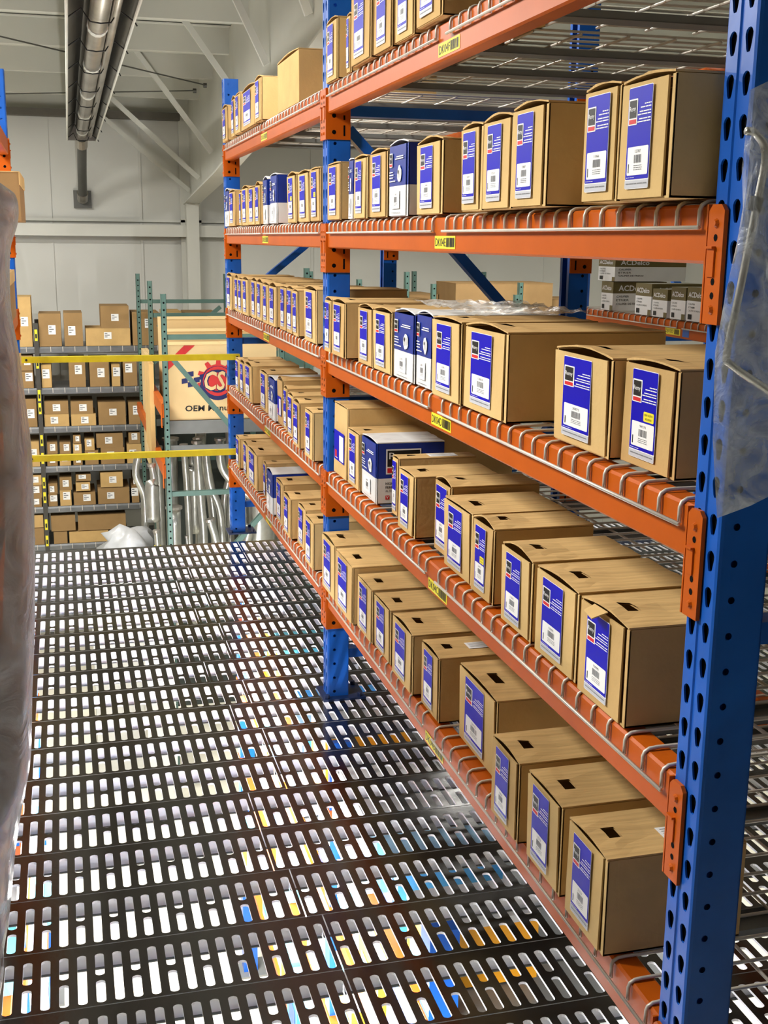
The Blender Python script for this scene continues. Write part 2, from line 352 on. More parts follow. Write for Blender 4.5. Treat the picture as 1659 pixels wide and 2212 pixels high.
def upright(x, y, label, flip=1, z0=0.0):
    """x = aisle face of the front post, y = camera-side face"""
    t = thing('upright_frame', label, 'rack frame', (x, y, z0))
    if flip > 0:
        inst('post', POST, t, (0, 0, 0)); inst('post', POST, t, (DEPTH, PWD, 0), (0, 0, PI))
        inst('foot_plate', FOOT, t, (0, 0, 0)); inst('foot_plate', FOOT, t, (DEPTH, PWD, 0), (0, 0, PI))
        xa, xb = PDP, DEPTH - PDP
    else:
        inst('post', POST, t, (0, PWD, 0), (0, 0, PI)); inst('post', POST, t, (-DEPTH, 0, 0))
        inst('foot_plate', FOOT, t, (0, PWD, 0), (0, 0, PI)); inst('foot_plate', FOOT, t, (-DEPTH, 0, 0))
        xa, xb = -PDP, -DEPTH + PDP
    for z in (0.155, 1.035, 1.955): strut(t, PWD / 2, xa, z, xb, z)
    strut(t, PWD / 2, xa, 1.90, xb, 1.12); strut(t, PWD / 2, xb, 0.95, xa, 0.22)
    return t
upright(XF, Y3 - PWD, 'tall blue keyhole-punched upright frame nearest the camera at the right edge')
upright(XF, Y2, 'blue upright frame in the middle between the two bays of alternator cartons')
_fr = upright(XF, Y1, 'farthest blue upright frame, its top ending below the roof, carrying the yellow bars')
for c in list(_fr.children):                                            # this frame's diagonal leans the other way
    if c.name.startswith('brace') and abs(c.data.vertices[0].co.z - 1.9) < .05: bpy.data.objects.remove(c, do_unlink=True)
strut(_fr, PWD / 2, PDP, 1.25, DEPTH - PDP, 1.86)

def connector_mesh(side):
    """side=+1: beam runs towards +y from it. L plate: leg on the post face and leg on the post side. local y=0 at the post side plane"""
    m = MB(); z0, z1 = -.077, .076; s = side
    def Y(a): return a * -s                                             # a measured over the post
    ys = sorted((Y(.002), Y(.040)))
    bz = .008
    m.prism([(ys[0], z0), (ys[1], z0), (ys[1], z1 - bz), (ys[1] - bz, z1), (ys[0] + bz, z1), (ys[0], z1 - bz)], -.0065, -.0005, 'x', 0)
    y_ = sorted((Y(-.004), Y(-.0005)))
    m.box(-.0065, .073, y_[0], y_[1], z0, z1)
    for z in (.052, -.058): m.tube([(-.0065, Y(.022), z), (-.0105, Y(.022), z)], [.0065, .004], 8)
    for z in (.034, -.022, -.040): m.poly([(-.0068, y, zz) for y, zz in circ(Y(.022), z, .0048, 8)], 1)
    m.box(-.009, -.0065, *sorted((Y(.006), Y(.024))), -.016, .022)
    m.box(-.0125, -.0065, *sorted((Y(.006), Y(.024))), .020, .023)
    yo = Y(-.0043)
    m.poly([(x, yo, z) for x, z in circ(.020, -.055, .0068, 10)], 1); m.poly([(x, yo, z) for x, z in circ(.020, -.006, .0068, 10)], 1)
    for (a, b) in ((-.066, -.034), (-.018, -.004)): m.poly([(.050, yo, a), (.056, yo, a), (.056, yo, b), (.050, yo, b)], 1)
    me = bpy.data.meshes.new('connector'); me.from_pydata(m.v, [], m.f); me.materials.append(M_ORANGE); me.materials.append(M_HOLE)
    me.polygons.foreach_set('material_index', m.m); me.update(); return me
CONN = {1: connector_mesh(1), -1: connector_mesh(-1)}
def beam_mesh(L):
    b = .004; D_ = .044
    m = MB(); m.prism([(b, 0), (D_ - b, 0), (D_, b), (D_, BH - b - .0), (D_ - b, BH), (b, BH), (0, BH - b), (0, b)], 0, L, 'y')
    me = bpy.data.meshes.new('beam_bar'); me.from_pydata(m.v, [], m.f); me.materials.append(M_ORANGE); me.update(); return me
def tag_part(t, text, L, far=False):
    m = MB(); w_, h_ = .148, .028; yc = L * .482; x = -.0008
    m.poly([(x, yc + w_ / 2, .009), (x, yc - w_ / 2, .009), (x, yc - w_ / 2, .009 + h_), (x, yc + w_ / 2, .009 + h_)], 0)
    m.text(text, (x - .0006, yc + w_ / 2 - .006, .014), (0, -1, 0), (0, 0, 1), .018, 1, width=.076)
    yy = yc - .012; r = random.Random(text)
    while yy > yc - w_ / 2 + .006:
        d = r.choice((.0014, .0024, .0034)); m.poly([(x - .0006, yy, .013), (x - .0006, yy - d, .013), (x - .0006, yy - d, .033), (x - .0006, yy, .033)], 1); yy -= d + r.choice((.0015, .0022))
    o = m.build('location_tag', [M_YEL, M_INK], t); o['label'] = 'yellow barcode sticker reading ' + text
BEAMS = {}
def beam(x, y0, y1, z, label, text=None, face=-1, group=None):
    """face=-1: the beam's aisle face looks to -x"""
    t = thing('shelf_beam', label, 'beam', (x, y0, z), 0, group); L = y1 - y0
    me = BEAMS.setdefault(round(L, 3), beam_mesh(L))
    if face < 0:
        inst('beam_bar', me, t); inst('connector', CONN[1], t, (0, 0, 0)); inst('connector', CONN[-1], t, (0, L, 0))
    else:
        inst('beam_bar', me, t, (-.044, 0, 0)); a = inst('connector', CONN[-1], t, (0, 0, 0), (0, 0, PI)); b = inst('connector', CONN[1], t, (0, L, 0), (0, 0, PI))
    if text: tag_part(t, text, L)
    return t
WR = .0031
wm = MB(); wm.tube([(-.0045, 0, .046), (-.0045, 0, BH - .008), (-.002, 0, BH - .001), (.006, 0, BH + .0035), (.02, 0, BH + .0045), (DEPTH - .02, 0, BH + .0045), (DEPTH + .002, 0, BH - .001), (DEPTH + .0045, 0, BH - .01), (DEPTH + .0045, 0, .05)], WR, 6)
WIRE = bpy.data.meshes.new('cross_wire'); WIRE.from_pydata(wm.v, [], wm.f); WIRE.materials.append(M_WIRE); WIRE.polygons.foreach_set('use_smooth', [True] * len(wm.f)); WIRE.update()
lw = MB(); lw.tube([(0, 0, 0), (0, 1.12, 0)], WR, 6)
LWIRE = bpy.data.meshes.new('long_wire'); LWIRE.from_pydata(lw.v, [], lw.f); LWIRE.materials.append(M_WIRE); LWIRE.polygons.foreach_set('use_smooth', [True] * len(lw.f)); LWIRE.update()
ch = MB(); ch.box(.046, DEPTH - .046, -.03, .03, BH - .024, BH - .022); ch.box(.046, DEPTH - .046, -.03, -.028, BH - .024, BH - .008); ch.box(.046, DEPTH - .046, .028, .03, BH - .024, BH - .008)
CHAN = bpy.data.meshes.new('support_channel'); CHAN.from_pydata(ch.v, [], ch.f); CHAN.materials.append(M_CHAN); CHAN.update()
def wire_deck(x, y, z, label):
    t = thing('wire_deck', label, 'wire deck', (x, y, z))
    for i in range(19): inst('cross_wire', WIRE, t, (0, .01 + i * .0611, 0))
    inst('long_wire', LWIRE, t, (-.0105, 0, .047)); inst('long_wire', LWIRE, t, (DEPTH + .0105, 0, .05))
    for i in range(7): inst('long_wire', LWIRE, t, (.10 + i * .118, 0, BH - .0017))
    for i in range(3): inst('support_channel', CHAN, t, (0, .2 + i * .36, -.0))
    return t
LN = {'F': 'top', 'E': 'second', 'D': 'third', 'C': 'fourth', 'B': 'lowest'}
for k, z in LEV.items():
    beam(XF, Y3, Y2, z, 'orange front beam of the near bay, %s level, with yellow tag DK04%s' % (LN[k], k), 'DK04' + k)
    beam(XF, Y2 + PWD, Y1, z, 'orange front beam of the far bay, %s level, beyond the middle post' % LN[k], 'DK05' + k)
    beam(XF + DEPTH, Y3, Y2, z, 'orange rear beam of the near bay, %s level, at the back of the wire shelf' % LN[k], None, 1)
    beam(XF + DEPTH, Y2 + PWD, Y1, z, 'orange rear beam of the far bay, %s level, at the back of the wire shelf' % LN[k], None, 1)
    for (y, nm) in ((1.452, 'near bay, half beside the near post'), (2.652, 'near bay, half beside the middle post'), (3.908, 'far bay, half beside the middle post'), (5.094, 'far bay, half beside the farthest post')):
        wire_deck(XF, y, z, 'zinc wire mesh shelf deck on the %s beams, %s' % (LN[k], nm))

# ------------------------------------------------------------------ cartons
CARTONS = {
  'D': [(0.798, 3.716, 3.614, 0.165), (0.799, 3.610, 3.431, 0.165), (0.818, 3.350, 3.181, 0.162), (0.819, 3.177, 2.988, 0.164), (0.825, 2.984, 2.796, 0.170), (0.829, 2.792, 2.662, 0.175), (0.812, 2.610, 2.403, 0.177), (0.819, 2.399, 2.146, 0.175), (0.845, 1.974, 1.743, 0.164), (0.865, 1.739, 1.561, 0.165)],
  'E': [(0.820, 3.774, 3.590, 0.169), (0.835, 3.548, 3.483, 0.172), (0.825, 3.438, 3.285, 0.168), (0.820, 3.230, 3.053, 0.169), (0.825, 3.049, 2.878, 0.177), (0.825, 2.801, 2.600, 0.163), (0.790, 2.365, 2.239, 0.161), (0.790, 2.235, 2.081, 0.163), (0.785, 2.068, 1.907, 0.168), (0.775, 1.739, 1.618, 0.163), (0.775, 1.614, 1.461, 0.160)],
  'F': [(0.822, 3.833, 3.641, 0.174), (0.828, 3.551, 3.493, 0.158), (0.810, 3.417, 3.196, 0.185), (0.818, 3.193, 3.014, 0.185), (0.818, 2.986, 2.821, 0.185), (0.808, 2.769, 2.571, 0.185)],
  'C': [(0.844, 3.781, 3.587, 0.233), (0.844, 3.582, 3.428, 0.177), (0.850, 3.424, 3.247, 0.181), (0.868, 3.143, 3.074, 0.165), (0.843, 2.987, 2.832, 0.162), (0.868, 2.743, 2.613, 0.180), (0.845, 2.595, 2.392, 0.165), (0.842, 2.383, 2.247, 0.165), (0.830, 2.169, 2.005, 0.161), (0.828, 1.979, 1.791, 0.164), (0.823, 1.771, 1.591, 0.166)],
  'B': [(0.807, 3.836, 3.601, 0.186), (0.806, 3.587, 3.351, 0.183), (0.820, 3.348, 3.169, 0.164), (0.826, 3.166, 2.989, 0.158), (0.822, 2.955, 2.761, 0.163), (0.834, 2.720, 2.573, 0.166), (0.860, 2.496, 2.245, 0.183), (0.805, 2.121, 1.971, 0.168), (0.808, 1.933, 1.772, 0.175), (0.806, 1.740, 1.586, 0.175)],
  'f': [(0.816, 6.250, 6.061, 0.163), (0.815, 5.901, 5.790, 0.171), (0.810, 5.735, 5.575, 0.172), (0.815, 5.571, 5.172, 0.165), (0.810, 5.154, 4.979, 0.169), (0.831, 4.735, 4.300, 0.179)],
  'e': [(0.822, 6.309, 6.098, 0.177), (0.822, 6.094, 5.876, 0.168), (0.822, 5.732, 5.654, 0.156), (0.822, 5.650, 5.462, 0.168), (0.822, 5.445, 5.254, 0.164), (0.822, 5.250, 5.130, 0.167), (0.822, 5.043, 4.931, 0.180), (0.822, 4.863, 4.706, 0.188), (0.822, 4.484, 4.312, 0.169), (0.822, 4.270, 4.079, 0.167), (0.822, 4.059, 3.879, 0.170)],
  'd': [(0.804, 6.108, 5.915, 0.167), (0.814, 5.877, 5.764, 0.163), (0.811, 5.742, 5.609, 0.165), (0.812, 5.605, 5.429, 0.166), (0.820, 5.391, 5.234, 0.168), (0.819, 5.225, 5.076, 0.167), (0.814, 5.034, 4.886, 0.165), (0.815, 4.882, 4.708, 0.163), (0.821, 4.655, 4.506, 0.168), (0.818, 4.490, 4.366, 0.170), (0.814, 4.348, 4.247, 0.166), (0.816, 4.140, 3.930, 0.182)],
  'c': [(0.829, 6.013, 5.881, 0.162), (0.831, 5.877, 5.704, 0.161), (0.826, 5.674, 5.450, 0.174), (0.843, 5.318, 5.107, 0.176), (0.835, 5.042, 4.873, 0.177), (0.845, 4.869, 4.747, 0.188), (0.842, 4.711, 4.620, 0.170), (0.831, 4.560, 4.444, 0.164), (0.809, 4.324, 4.204, 0.169), (0.808, 4.100, 3.950, 0.170)],
  'b': [(0.831, 6.060, 5.931, 0.156), (0.832, 5.814, 5.649, 0.169), (0.830, 5.645, 5.354, 0.171), (0.845, 5.264, 5.179, 0.164), (0.818, 5.016, 4.862, 0.179), (0.826, 4.816, 4.646, 0.176), (0.817, 4.595, 4.436, 0.161), (0.838, 4.400, 4.245, 0.159), (0.813, 4.129, 3.975, 0.173)],
}

def lines(m, r, x, yl, yr, z, h, mi, align='r', word=(.12, .3)):
    """a row of small words between yl (left) and yr (right); y decreases to the right"""
    W = yl - yr; a = 0
    while a < W - .0006:
        d = min(W - a, W * r.uniform(*word)); m.poly([(x, yl - a, z), (x, yl - a - d, z), (x, yl - a - d, z + h), (x, yl - a, z + h)], mi); a += d + .0011
def rrect(x, yl, yr, z0, z1, r):
    pts = []
    for (cy, cz, a0) in ((yr + r, z0 + r, 180), (yr + r, z1 - r, 90)): pass
    c = [(yl - r, z0 + r, 1, -1), (yr + r, z0 + r, -1, -1), (yr + r, z1 - r, -1, 1), (yl - r, z1 - r, 1, 1)]
    for cy, cz, sy, sz in c:
        a = [(sy, 0), (sy * .707, sz * .707), (0, sz)]
        if (sy, sz) in ((-1, -1), (1, 1)): a = a[::-1]
        pts += [(x, cy + p * r, cz + q * r) for p, q in a]
    return pts
def sticker(par, x, yl, yr, z0, z1, r, number, yellow=False):
    m = MB(); W = yl - yr; H = z1 - z0; e = .00035
    def Y(s): return yl - s * W
    def Z(t): return z1 - t * H
    m.poly(rrect(x, yl, yr, z0, z1, min(.003, W * .05)), 1)
    m.poly(rrect(x - e, yl - .001, yr + .001, Z(.905), z1 - .001, .002), 0)
    m.poly([(x - e, yl, z0 + .001), (x - e, yr, z0 + .001), (x - e, yr, Z(.915)), (x - e, yl, Z(.915))], 2)
    lines(m, r, x - 2 * e, Y(.06), Y(.94), Z(.955), H * .012, 4)
    m.poly(rrect(x - 2 * e, Y(.04), Y(.41), Z(.37), Z(.115), .0012), 1)
    m.poly([(x - 3 * e, Y(.075), Z(.30)), (x - 3 * e, Y(.375), Z(.30)), (x - 3 * e, Y(.375), Z(.13)), (x - 3 * e, Y(.075), Z(.13))], 3)
    m.text('Remy', (x - 4 * e, Y(.095), Z(.25)), (0, -1, 0), (0, 0, 1), H * .065, 1, width=W * .26)
    m.poly([(x - 3 * e, Y(.075), Z(.358)), (x - 3 * e, Y(.375), Z(.358)), (x - 3 * e, Y(.375), Z(.315)), (x - 3 * e, Y(.075), Z(.315))], 5)
    for t_, s_ in ((.185, .70), (.215, .54), (.255, .50), (.283, .43), (.325, .49), (.353, .43)): lines(m, r, x - 2 * e, Y(s_), Y(.97), Z(t_), H * .011, 1, word=(.2, .45))
    m.poly(rrect(x - 2 * e, Y(.08), Y(.95), Z(.865), Z(.585), .0022), 1)
    m.text(number, (x - 3 * e, Y(.40), Z(.645)), (0, -1, 0), (0, 0, 1), H * .03, 4, width=W * .24)
    s_ = .37
    while s_ < .68:
        d = r.choice((.012, .02, .03)); m.poly([(x - 3 * e, Y(s_), Z(.745)), (x - 3 * e, Y(s_ + d), Z(.745)), (x - 3 * e, Y(s_ + d), Z(.665)), (x - 3 * e, Y(s_), Z(.665))], 4); s_ += d + r.choice((.012, .02))
    for t_ in (.775, .795, .815): lines(m, r, x - 3 * e, Y(.36), Y(.72), Z(t_), H * .007, 4)
    m.poly([(x - 3 * e, Y(.13), Z(.84)), (x - 3 * e, Y(.16), Z(.84)), (x - 3 * e, Y(.16), Z(.75)), (x - 3 * e, Y(.13), Z(.75))], 3)
    if yellow:
        m.poly(rrect(x - 2 * e, Y(.52), Y(.92), Z(.565), Z(.455), .0022), 6)
        m.text('NEW NUEVO', (x - 3 * e, Y(.56), Z(.50)), (0, -1, 0), (0, 0, 1), H * .024, 3, width=W * .32)
        m.text('NOUVEAU', (x - 3 * e, Y(.60), Z(.545)), (0, -1, 0), (0, 0, 1), H * .024, 3, width=W * .24)
    lines(m, r, x - 2 * e, Y(.06), Y(.4), Z(.89), H * .005, 1)
    return m.build('sticker', [M_LBLUE, M_LWHITE, M_LGREY, M_INK, M_GINK, M_RED, M_YEL], par)
def carton(X, yl, yr, z, H, D, kind, label, group, seed, number='12567', tall_body=None):
    """kind: kraft / yellow / blue / plain / small"""
    r = random.Random(seed); W = yl - yr - .004; yc = (yl + yr) / 2
    t = thing('carton', label, 'carton', (X, yc, z), 0, group); th = .003; hw = W / 2
    blue = kind == 'blue'; mk = [M_KRAFT, M_KRAFT2][r.random() < .3]
    mats = [M_WHITECARD, M_BLUECARD] if blue else [mk, mk]
    zs = H * .42
    m = MB()
    def slab(x0, x1, y0, y1, z0, z1):
        if blue and z0 < zs < z1: m.box(x0, x1, y0, y1, z0, zs, 0); m.box(x0, x1, y0, y1, zs, z1, 1)
        else: m.box(x0, x1, y0, y1, z0, z1, 0)
    gap = r.uniform(.005, .009) if not blue else .004; st = r.uniform(.004, .011) if W > .12 else .004; hf = H - .004
    slab(0, D, hw - th, hw, 0, hf); slab(0, D, -hw, -hw + th, 0, hf); slab(D - th, D, -hw + th, hw - th, 0, hf)
    m.box(0.0, D, -hw, hw, 0, th, 0)
    if kind != 'plain': slab(-.001, .002, -hw, -hw + st, 0.0, hf - .001)
    m.build('box_body', mats, t)
    # lid with a bowed front edge and hand hole
    m = MB(); n = 8; arch = r.uniform(.002, .014); rows = [0.0, .028, .052, .1, D]; hole = kind in ('kraft', 'yellow')
    for lay, dz in ((0, 0.0), (1, -.003)):
        idx = []
        for i, x in enumerate(rows):
            row = []
            for j in range(n + 1):
                tt = j / n; z_ = H + dz + arch * math.sin(PI * tt) * max(0, 1 - x / .1) + (r.uniform(-.0013, .0013) if 0 < j < n and lay == 0 else 0)
                row.append((x - .002 * (i == 0), hw - W * tt, z_))
            idx.append(row)
        for i in range(len(rows) - 1):
            for j in range(n):
                if hole and i == 1 and j in (3, 4): continue
                a = (idx[i][j], idx[i][j + 1], idx[i + 1][j + 1], idx[i + 1][j])
                m.add(a, [(0, 1, 2, 3) if lay else (3, 2, 1, 0)], 0)
        if lay == 0: up = idx
        else:
            for j in range(n): m.add([up[0][j], up[0][j + 1], idx[0][j + 1], idx[0][j]], [(3, 2, 1, 0)], 0)
            m.add([up[0][0], up[-1][0], idx[-1][0], idx[0][0]], [(0, 1, 2, 3)], 0); m.add([up[0][n], up[-1][n], idx[-1][n], idx[0][n]], [(3, 2, 1, 0)], 0)
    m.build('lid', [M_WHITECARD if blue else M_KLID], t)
    if kind == 'plain': 
        g = MB(); g.box(-.001, .002, -hw + .002, hw - .002, .001, H - .005); g.build('front_panel', mk, t); return t
    # front panel
    yL = hw - .002; yR = -hw + st + gap
    lean = r.uniform(-.004, .004); m = MB()
    x0 = -.0035
    def P(y, z_): return x0 + (lean * (z_ / H - .5)), y, z_
    zt = H - .0055
    def face(z0, z1, mi):
        f = [P(yL, z0), P(yR, z0), P(yR - .001, z1), P(yL, z1)]
        b = [(p[0] + .003, p[1], p[2]) for p in f]
        m.add(f + b, [(0, 1, 2, 3)[::-1], (4, 5, 6, 7), (0, 4, 5, 1)[::-1], (1, 5, 6, 2)[::-1], (2, 6, 7, 3)[::-1], (3, 7, 4, 0)[::-1]], mi)
    if blue: face(.002, zs, 0); face(zs, zt, 1)
    else: face(.002, zt, 0)
    fpn = m.build('front_panel', mats, t)
    xs = x0 - .0028
    FW = yL - yR
    if blue:
        m = MB(); e = .0004
        def Y(s): return yL - s * FW
        def Z(q): return zt - q * (zt - .002)
        m.poly(rrect(xs, Y(.05), Y(.24), Z(.30), Z(.10), .0012), 1)
        m.poly([(xs - e, Y(.065), Z(.245)), (xs - e, Y(.225), Z(.245)), (xs - e, Y(.225), Z(.115)), (xs - e, Y(.065), Z(.115))], 3)
        m.text('Remy', (xs - 2 * e, Y(.075), Z(.20)), (0, -1, 0), (0, 0, 1), H * .045, 1, width=FW * .14)
        m.poly([(xs - e, Y(.065), Z(.29)), (xs - e, Y(.225), Z(.29)), (xs - e, Y(.225), Z(.255)), (xs - e, Y(.065), Z(.255))], 5)
        for q, s_, s2 in ((.17, .48, .9), (.20, .40, .9), (.38, .05, .26), (.42, .05, .3), (.46, .05, .28), (.51, .05, .42)): lines(m, r, xs, Y(s_), Y(s2), Z(q), H * .014, 1, word=(.3, .5))
        pts = []
        for i in range(14):
            a = 2 * PI * i / 14; rr_ = 1 + r.uniform(-.14, .12); pts.append((xs, Y(.66) - FW * .13 * rr_ * math.cos(a), Z(.41) + H * .115 * rr_ * math.sin(a)))
        m.poly(pts[::-1], 1)
        for i in range(4): m.poly([(xs - e, Y(.6 + i * .045), Z(.48 - .01 * i)), (xs - e, Y(.612 + i * .045), Z(.48)), (xs - e, Y(.612 + i * .045), Z(.35)), (xs - e, Y(.6 + i * .045), Z(.34))], 4)
        m.poly([(xs - e, y, z_) for y, z_ in circ(Y(.6), Z(.38), FW * .035, 8)], 3)
        m.poly(rrect(xs, Y(.2), Y(.68), Z(.90), Z(.64), .002), 2); s_ = .36
        m.text(number, (xs - e, Y(.36), Z(.71)), (0, -1, 0), (0, 0, 1), H * .03, 4, width=FW * .15)
        while s_ < .54:
            d = r.choice((.008, .014)); m.poly([(xs - e, Y(s_), Z(.81)), (xs - e, Y(s_ + d), Z(.81)), (xs - e, Y(s_ + d), Z(.73)), (xs - e, Y(s_), Z(.73))], 4); s_ += d + .01
        for q in (.83, .85): lines(m, r, xs - e, Y(.36), Y(.56), Z(q), H * .006, 4)
        lines(m, r, xs, Y(.2), Y(.75), Z(.96), H * .006, 4)
        m.build('print', [M_LBLUE, M_LWHITE, M_LWHITE, M_INK, M_GINK, M_RED], fpn)
    elif kind == 'small':
        m = MB(); a, b, c, d = yL - FW * .06, yL - FW * .86, H * .20, H * .62
        m.poly(rrect(xs, a, b, c, d, .002), 0); m.poly(rrect(xs - .0004, a - FW * .42, b + FW * .05, c + H * .02, d - H * .05, .001), 1)
        lines(m, r, xs - .0004, a - FW * .1, a - FW * .3, c + H * .03, H * .01, 1); m.poly([(xs - .0004, a - FW * .08, c + H * .04), (xs - .0004, a - FW * .22, c + H * .04), (xs - .0004, a - FW * .22, c + H * .14), (xs - .0004, a - FW * .08, c + H * .14)], 2)
        m.build('sticker', [M_LBLUE, M_LWHITE, M_RED], fpn)
    else:
        u0 = .20 if W > .13 else .14; u1 = .74 if W > .13 else .86
        sticker(fpn, xs, yL - FW * u0, yL - FW * u1, H * .09, H * .93, r, number, kind == 'yellow')
    return t
DEP = {'B': .25, 'C': .22, 'D': .31, 'E': .30, 'F': .26}
SPECIAL = {('D', 4): 'blue', ('D', 5): 'blue', ('E', 1): 'blue', ('E', 4): 'blue', ('C', 2): 'blue', ('e', 0): 'blue', ('e', 6): 'blue', ('e', 7): 'blue', ('c', 4): 'blue', ('b', 4): 'blue',
           ('D', 9): 'yellow', ('C', 7): 'yellow', ('e', 8): 'yellow', ('e', 10): 'yellow', ('C', 0): 'small', ('c', 5): 'small', ('f', 5): 'plain'}
DOV = {('C', 2): .20, ('C', 0): .55, ('f', 5): .5, ('D', 7): .33, ('f', 4): .34}
NUMS = {('D', 9): '94174', ('D', 7): '12054', ('E', 10): '12787', ('E', 9): '11066', ('C', 10): '12090', ('C', 9): '13009', ('C', 8): '12070'}
LOOK = {'kraft': 'blue-stickered kraft carton', 'yellow': 'kraft carton with yellow NEW tag', 'blue': 'glossy blue and white carton', 'plain': 'large plain brown carton', 'small': 'tall brown carton with small sticker'}
KINDW = {}
for lv, L in CARTONS.items():
    far = lv.islower(); K = lv.upper(); n = len(L)
    for i, (X, yl, yr, H) in enumerate(L):
        kd = SPECIAL.get((lv, i), 'kraft')
        if far: yl = min(yl, 6.25); yr = max(yr, 3.895)
        else: yl = min(yl, 3.802)
        where = ('far bay %s shelf' % LN[K]) if far else ('near bay DK04%s shelf' % K)
        pos = '%s from %s post' % (ORD[i], 'farthest' if far else 'middle')
        kk = random.Random(lv + str(i)).randint(11000, 28990)
        t = carton(X, yl, yr, LEV[K] + .0847, H, DOV.get((lv, i), DEP[K]), kd, '%s, %s, %s' % (LOOK[kd], where, pos), 'boxed parts on the rack shelves', lv + str(i), NUMS.get((lv, i), str(kk)))
        KINDW[(lv, i)] = t
# side print of the blue carton on the near bay's fourth shelf
t = KINDW[('C', 2)]; X, yl, yr, H = CARTONS['C'][2]; hw = (yl - yr - .004) / 2; m = MB(); yy = -hw - .0006
m.poly([(.025, yy, .42 * H + .012), (.13, yy, .42 * H + .012), (.13, yy, H - .02), (.025, yy, H - .02)], 1)
m.poly([(.029, yy - .0004, .42 * H + .034), (.126, yy - .0004, .42 * H + .034), (.126, yy - .0004, H - .024), (.029, yy - .0004, H - .024)], 0)
m.poly([(.029, yy - .0004, .42 * H + .016), (.126, yy - .0004, .42 * H + .016), (.126, yy - .0004, .42 * H + .030), (.029, yy - .0004, .42 * H + .030)], 2)
m.text('Remy', (.034, yy - .0008, .42 * H + .05), (1, 0, 0), (0, 0, 1), .025, 1, width=.088)
m.text('HIGH', (.024, yy, .057), (1, 0, 0), (0, 0, 1), .0075, 0); m.text('PERFORMANCE', (.024, yy, .046), (1, 0, 0), (0, 0, 1), .0075, 0, width=.075); m.text('ALTERNATOR', (.024, yy, .036), (1, 0, 0), (0, 0, 1), .006, 0, width=.055)
m.poly([(.024, yy, .014), (.036, yy, .014), (.036, yy, .026), (.024, yy, .026)], 2); m.text('v', (.026, yy - .0004, .016), (1, 0, 0), (0, 0, 1), .008, 1)
m.build('side_print', [M_INK, M_LWHITE, M_RED], t)
# address stickers on lids
for (lv, i, x, y) in (('B', 5, .13, .0), ('B', 9, .16, -.02), ('C', 3, .13, .0)):
    t = KINDW[(lv, i)]; H = CARTONS[lv][i][3]; g = MB(); g.poly([(x - .04, y - .022, H + .0012), (x + .04, y - .022, H + .0012), (x + .04, y + .022, H + .0012), (x - .04, y + .022, H + .0012)], 0)
    for q in range(5): g.poly([(x - .034, y + .014 - q * .007, H + .0016), (x + .01 + .02 * (q % 2), y + .014 - q * .007, H + .0016), (x + .01 + .02 * (q % 2), y + .0155 - q * .007, H + .0016), (x - .034, y + .0155 - q * .007, H + .0016)], 1)
    g.build('paper_label', [M_LWHITE, M_GINK], t)
# torn flap on the nearest carton of the fourth shelf
t = KINDW[('C', 10)]; H = CARTONS['C'][10][3]; g = MB(); g.add([(-.006, .03, H + .002), (-.006, -.02, H + .003), (-.03, -.012, H - .008), (-.028, .022, H - .004), (-.006, .03, H + .004), (-.006, -.02, H + .005), (-.03, -.012, H - .006), (-.028, .022, H - .002)], [(0, 1, 2, 3), (7, 6, 5, 4), (0, 4, 5, 1), (1, 5, 6, 2), (2, 6, 7, 3), (3, 7, 4, 0)])
g.build('torn_flap', M_KRAFT, t)
# clear stretch wrap lying over the blue cartons of the third shelf
def sheet(x0, x1, y0, y1, z, nx, ny, amp, seed):
    r = random.Random(seed); m = MB(); vs = []
    for i in range(nx + 1):
        for j in range(ny + 1):
            vs.append((x0 + (x1 - x0) * i / nx + r.uniform(-.006, .006), y0 + (y1 - y0) * j / ny + r.uniform(-.006, .006), z + r.uniform(0, amp)))
    fs = [(i * (ny + 1) + j, (i + 1) * (ny + 1) + j, (i + 1) * (ny + 1) + j + 1, i * (ny + 1) + j + 1) for i in range(nx) for j in range(ny)]
    m.add(vs, fs); return m
o = sheet(.86, 1.13, 2.45, 2.95, 1.131 + .0847 + .186, 14, 20, .014, 3).build('stretch_wrap', M_WRAP, None, (0, 0, 0), True)
tag(o, 'crumpled clear plastic film lying over the blue and white cartons on the third shelf', 'plastic film')

# ------------------------------------------------------------------ left rack, safety bars, plastic sheets
XL = -0.222
upright(XL, Y1, 'blue upright frame at the left edge, standing opposite the farthest one', -1)
for k in ('F', 'E', 'D', 'C', 'B'):
    t = beam(XL, Y2 + PWD, Y1, LEV[k], 'orange beam of the rack at the left edge, %s level' % LN[k], None, 1)
for (y0, y1, z, H, x, lb) in ((4.95, 5.6, 1.618, .185, -.142, 'large dark brown carton sticking out of the left rack, highest one'), (5.0, 5.62, 1.216, .20, -.205, 'brown carton at the left edge level with the third shelf'),
                          (4.9, 5.6, .814, .235, -.197, 'brown carton with pale edge at the left edge, above the lower yellow bar'), (4.9, 5.6, .417, .27, -.19, 'tall brown carton at the left edge partly behind the dusty sheet')):
    t = thing('carton', lb, 'carton', (x, (y0 + y1) / 2, z)); hw = (y1 - y0) / 2
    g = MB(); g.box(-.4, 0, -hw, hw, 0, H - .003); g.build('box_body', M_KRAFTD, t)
    g = MB(); g.box(-.4, .003, -hw - .002, hw + .002, H - .003, H); g.box(-.001, .003, -hw - .002, hw + .002, H - .05, H - .003); g.build('lid', M_KRAFT, t)
for z, lb in ((.957, 'upper yellow safety bar across the aisle end'), (.455, 'lower yellow safety bar across the aisle end')):
    t = thing('safety_bar', lb, 'safety bar', (XL, Y1 - .045, z))
    g = MB(); g.box(-.0, 1.10, -.002, .002, -.015, .015); g.box(-.0, 1.10, -.0, .03, .013, .015); g.build('bar', M_BARY, t)
    for x in (.03, 1.085):
        g = MB(); g.tube([(x, -.006, 0), (x, .0, 0)], .006, 8); g.build('bolt', M_DARK, t)

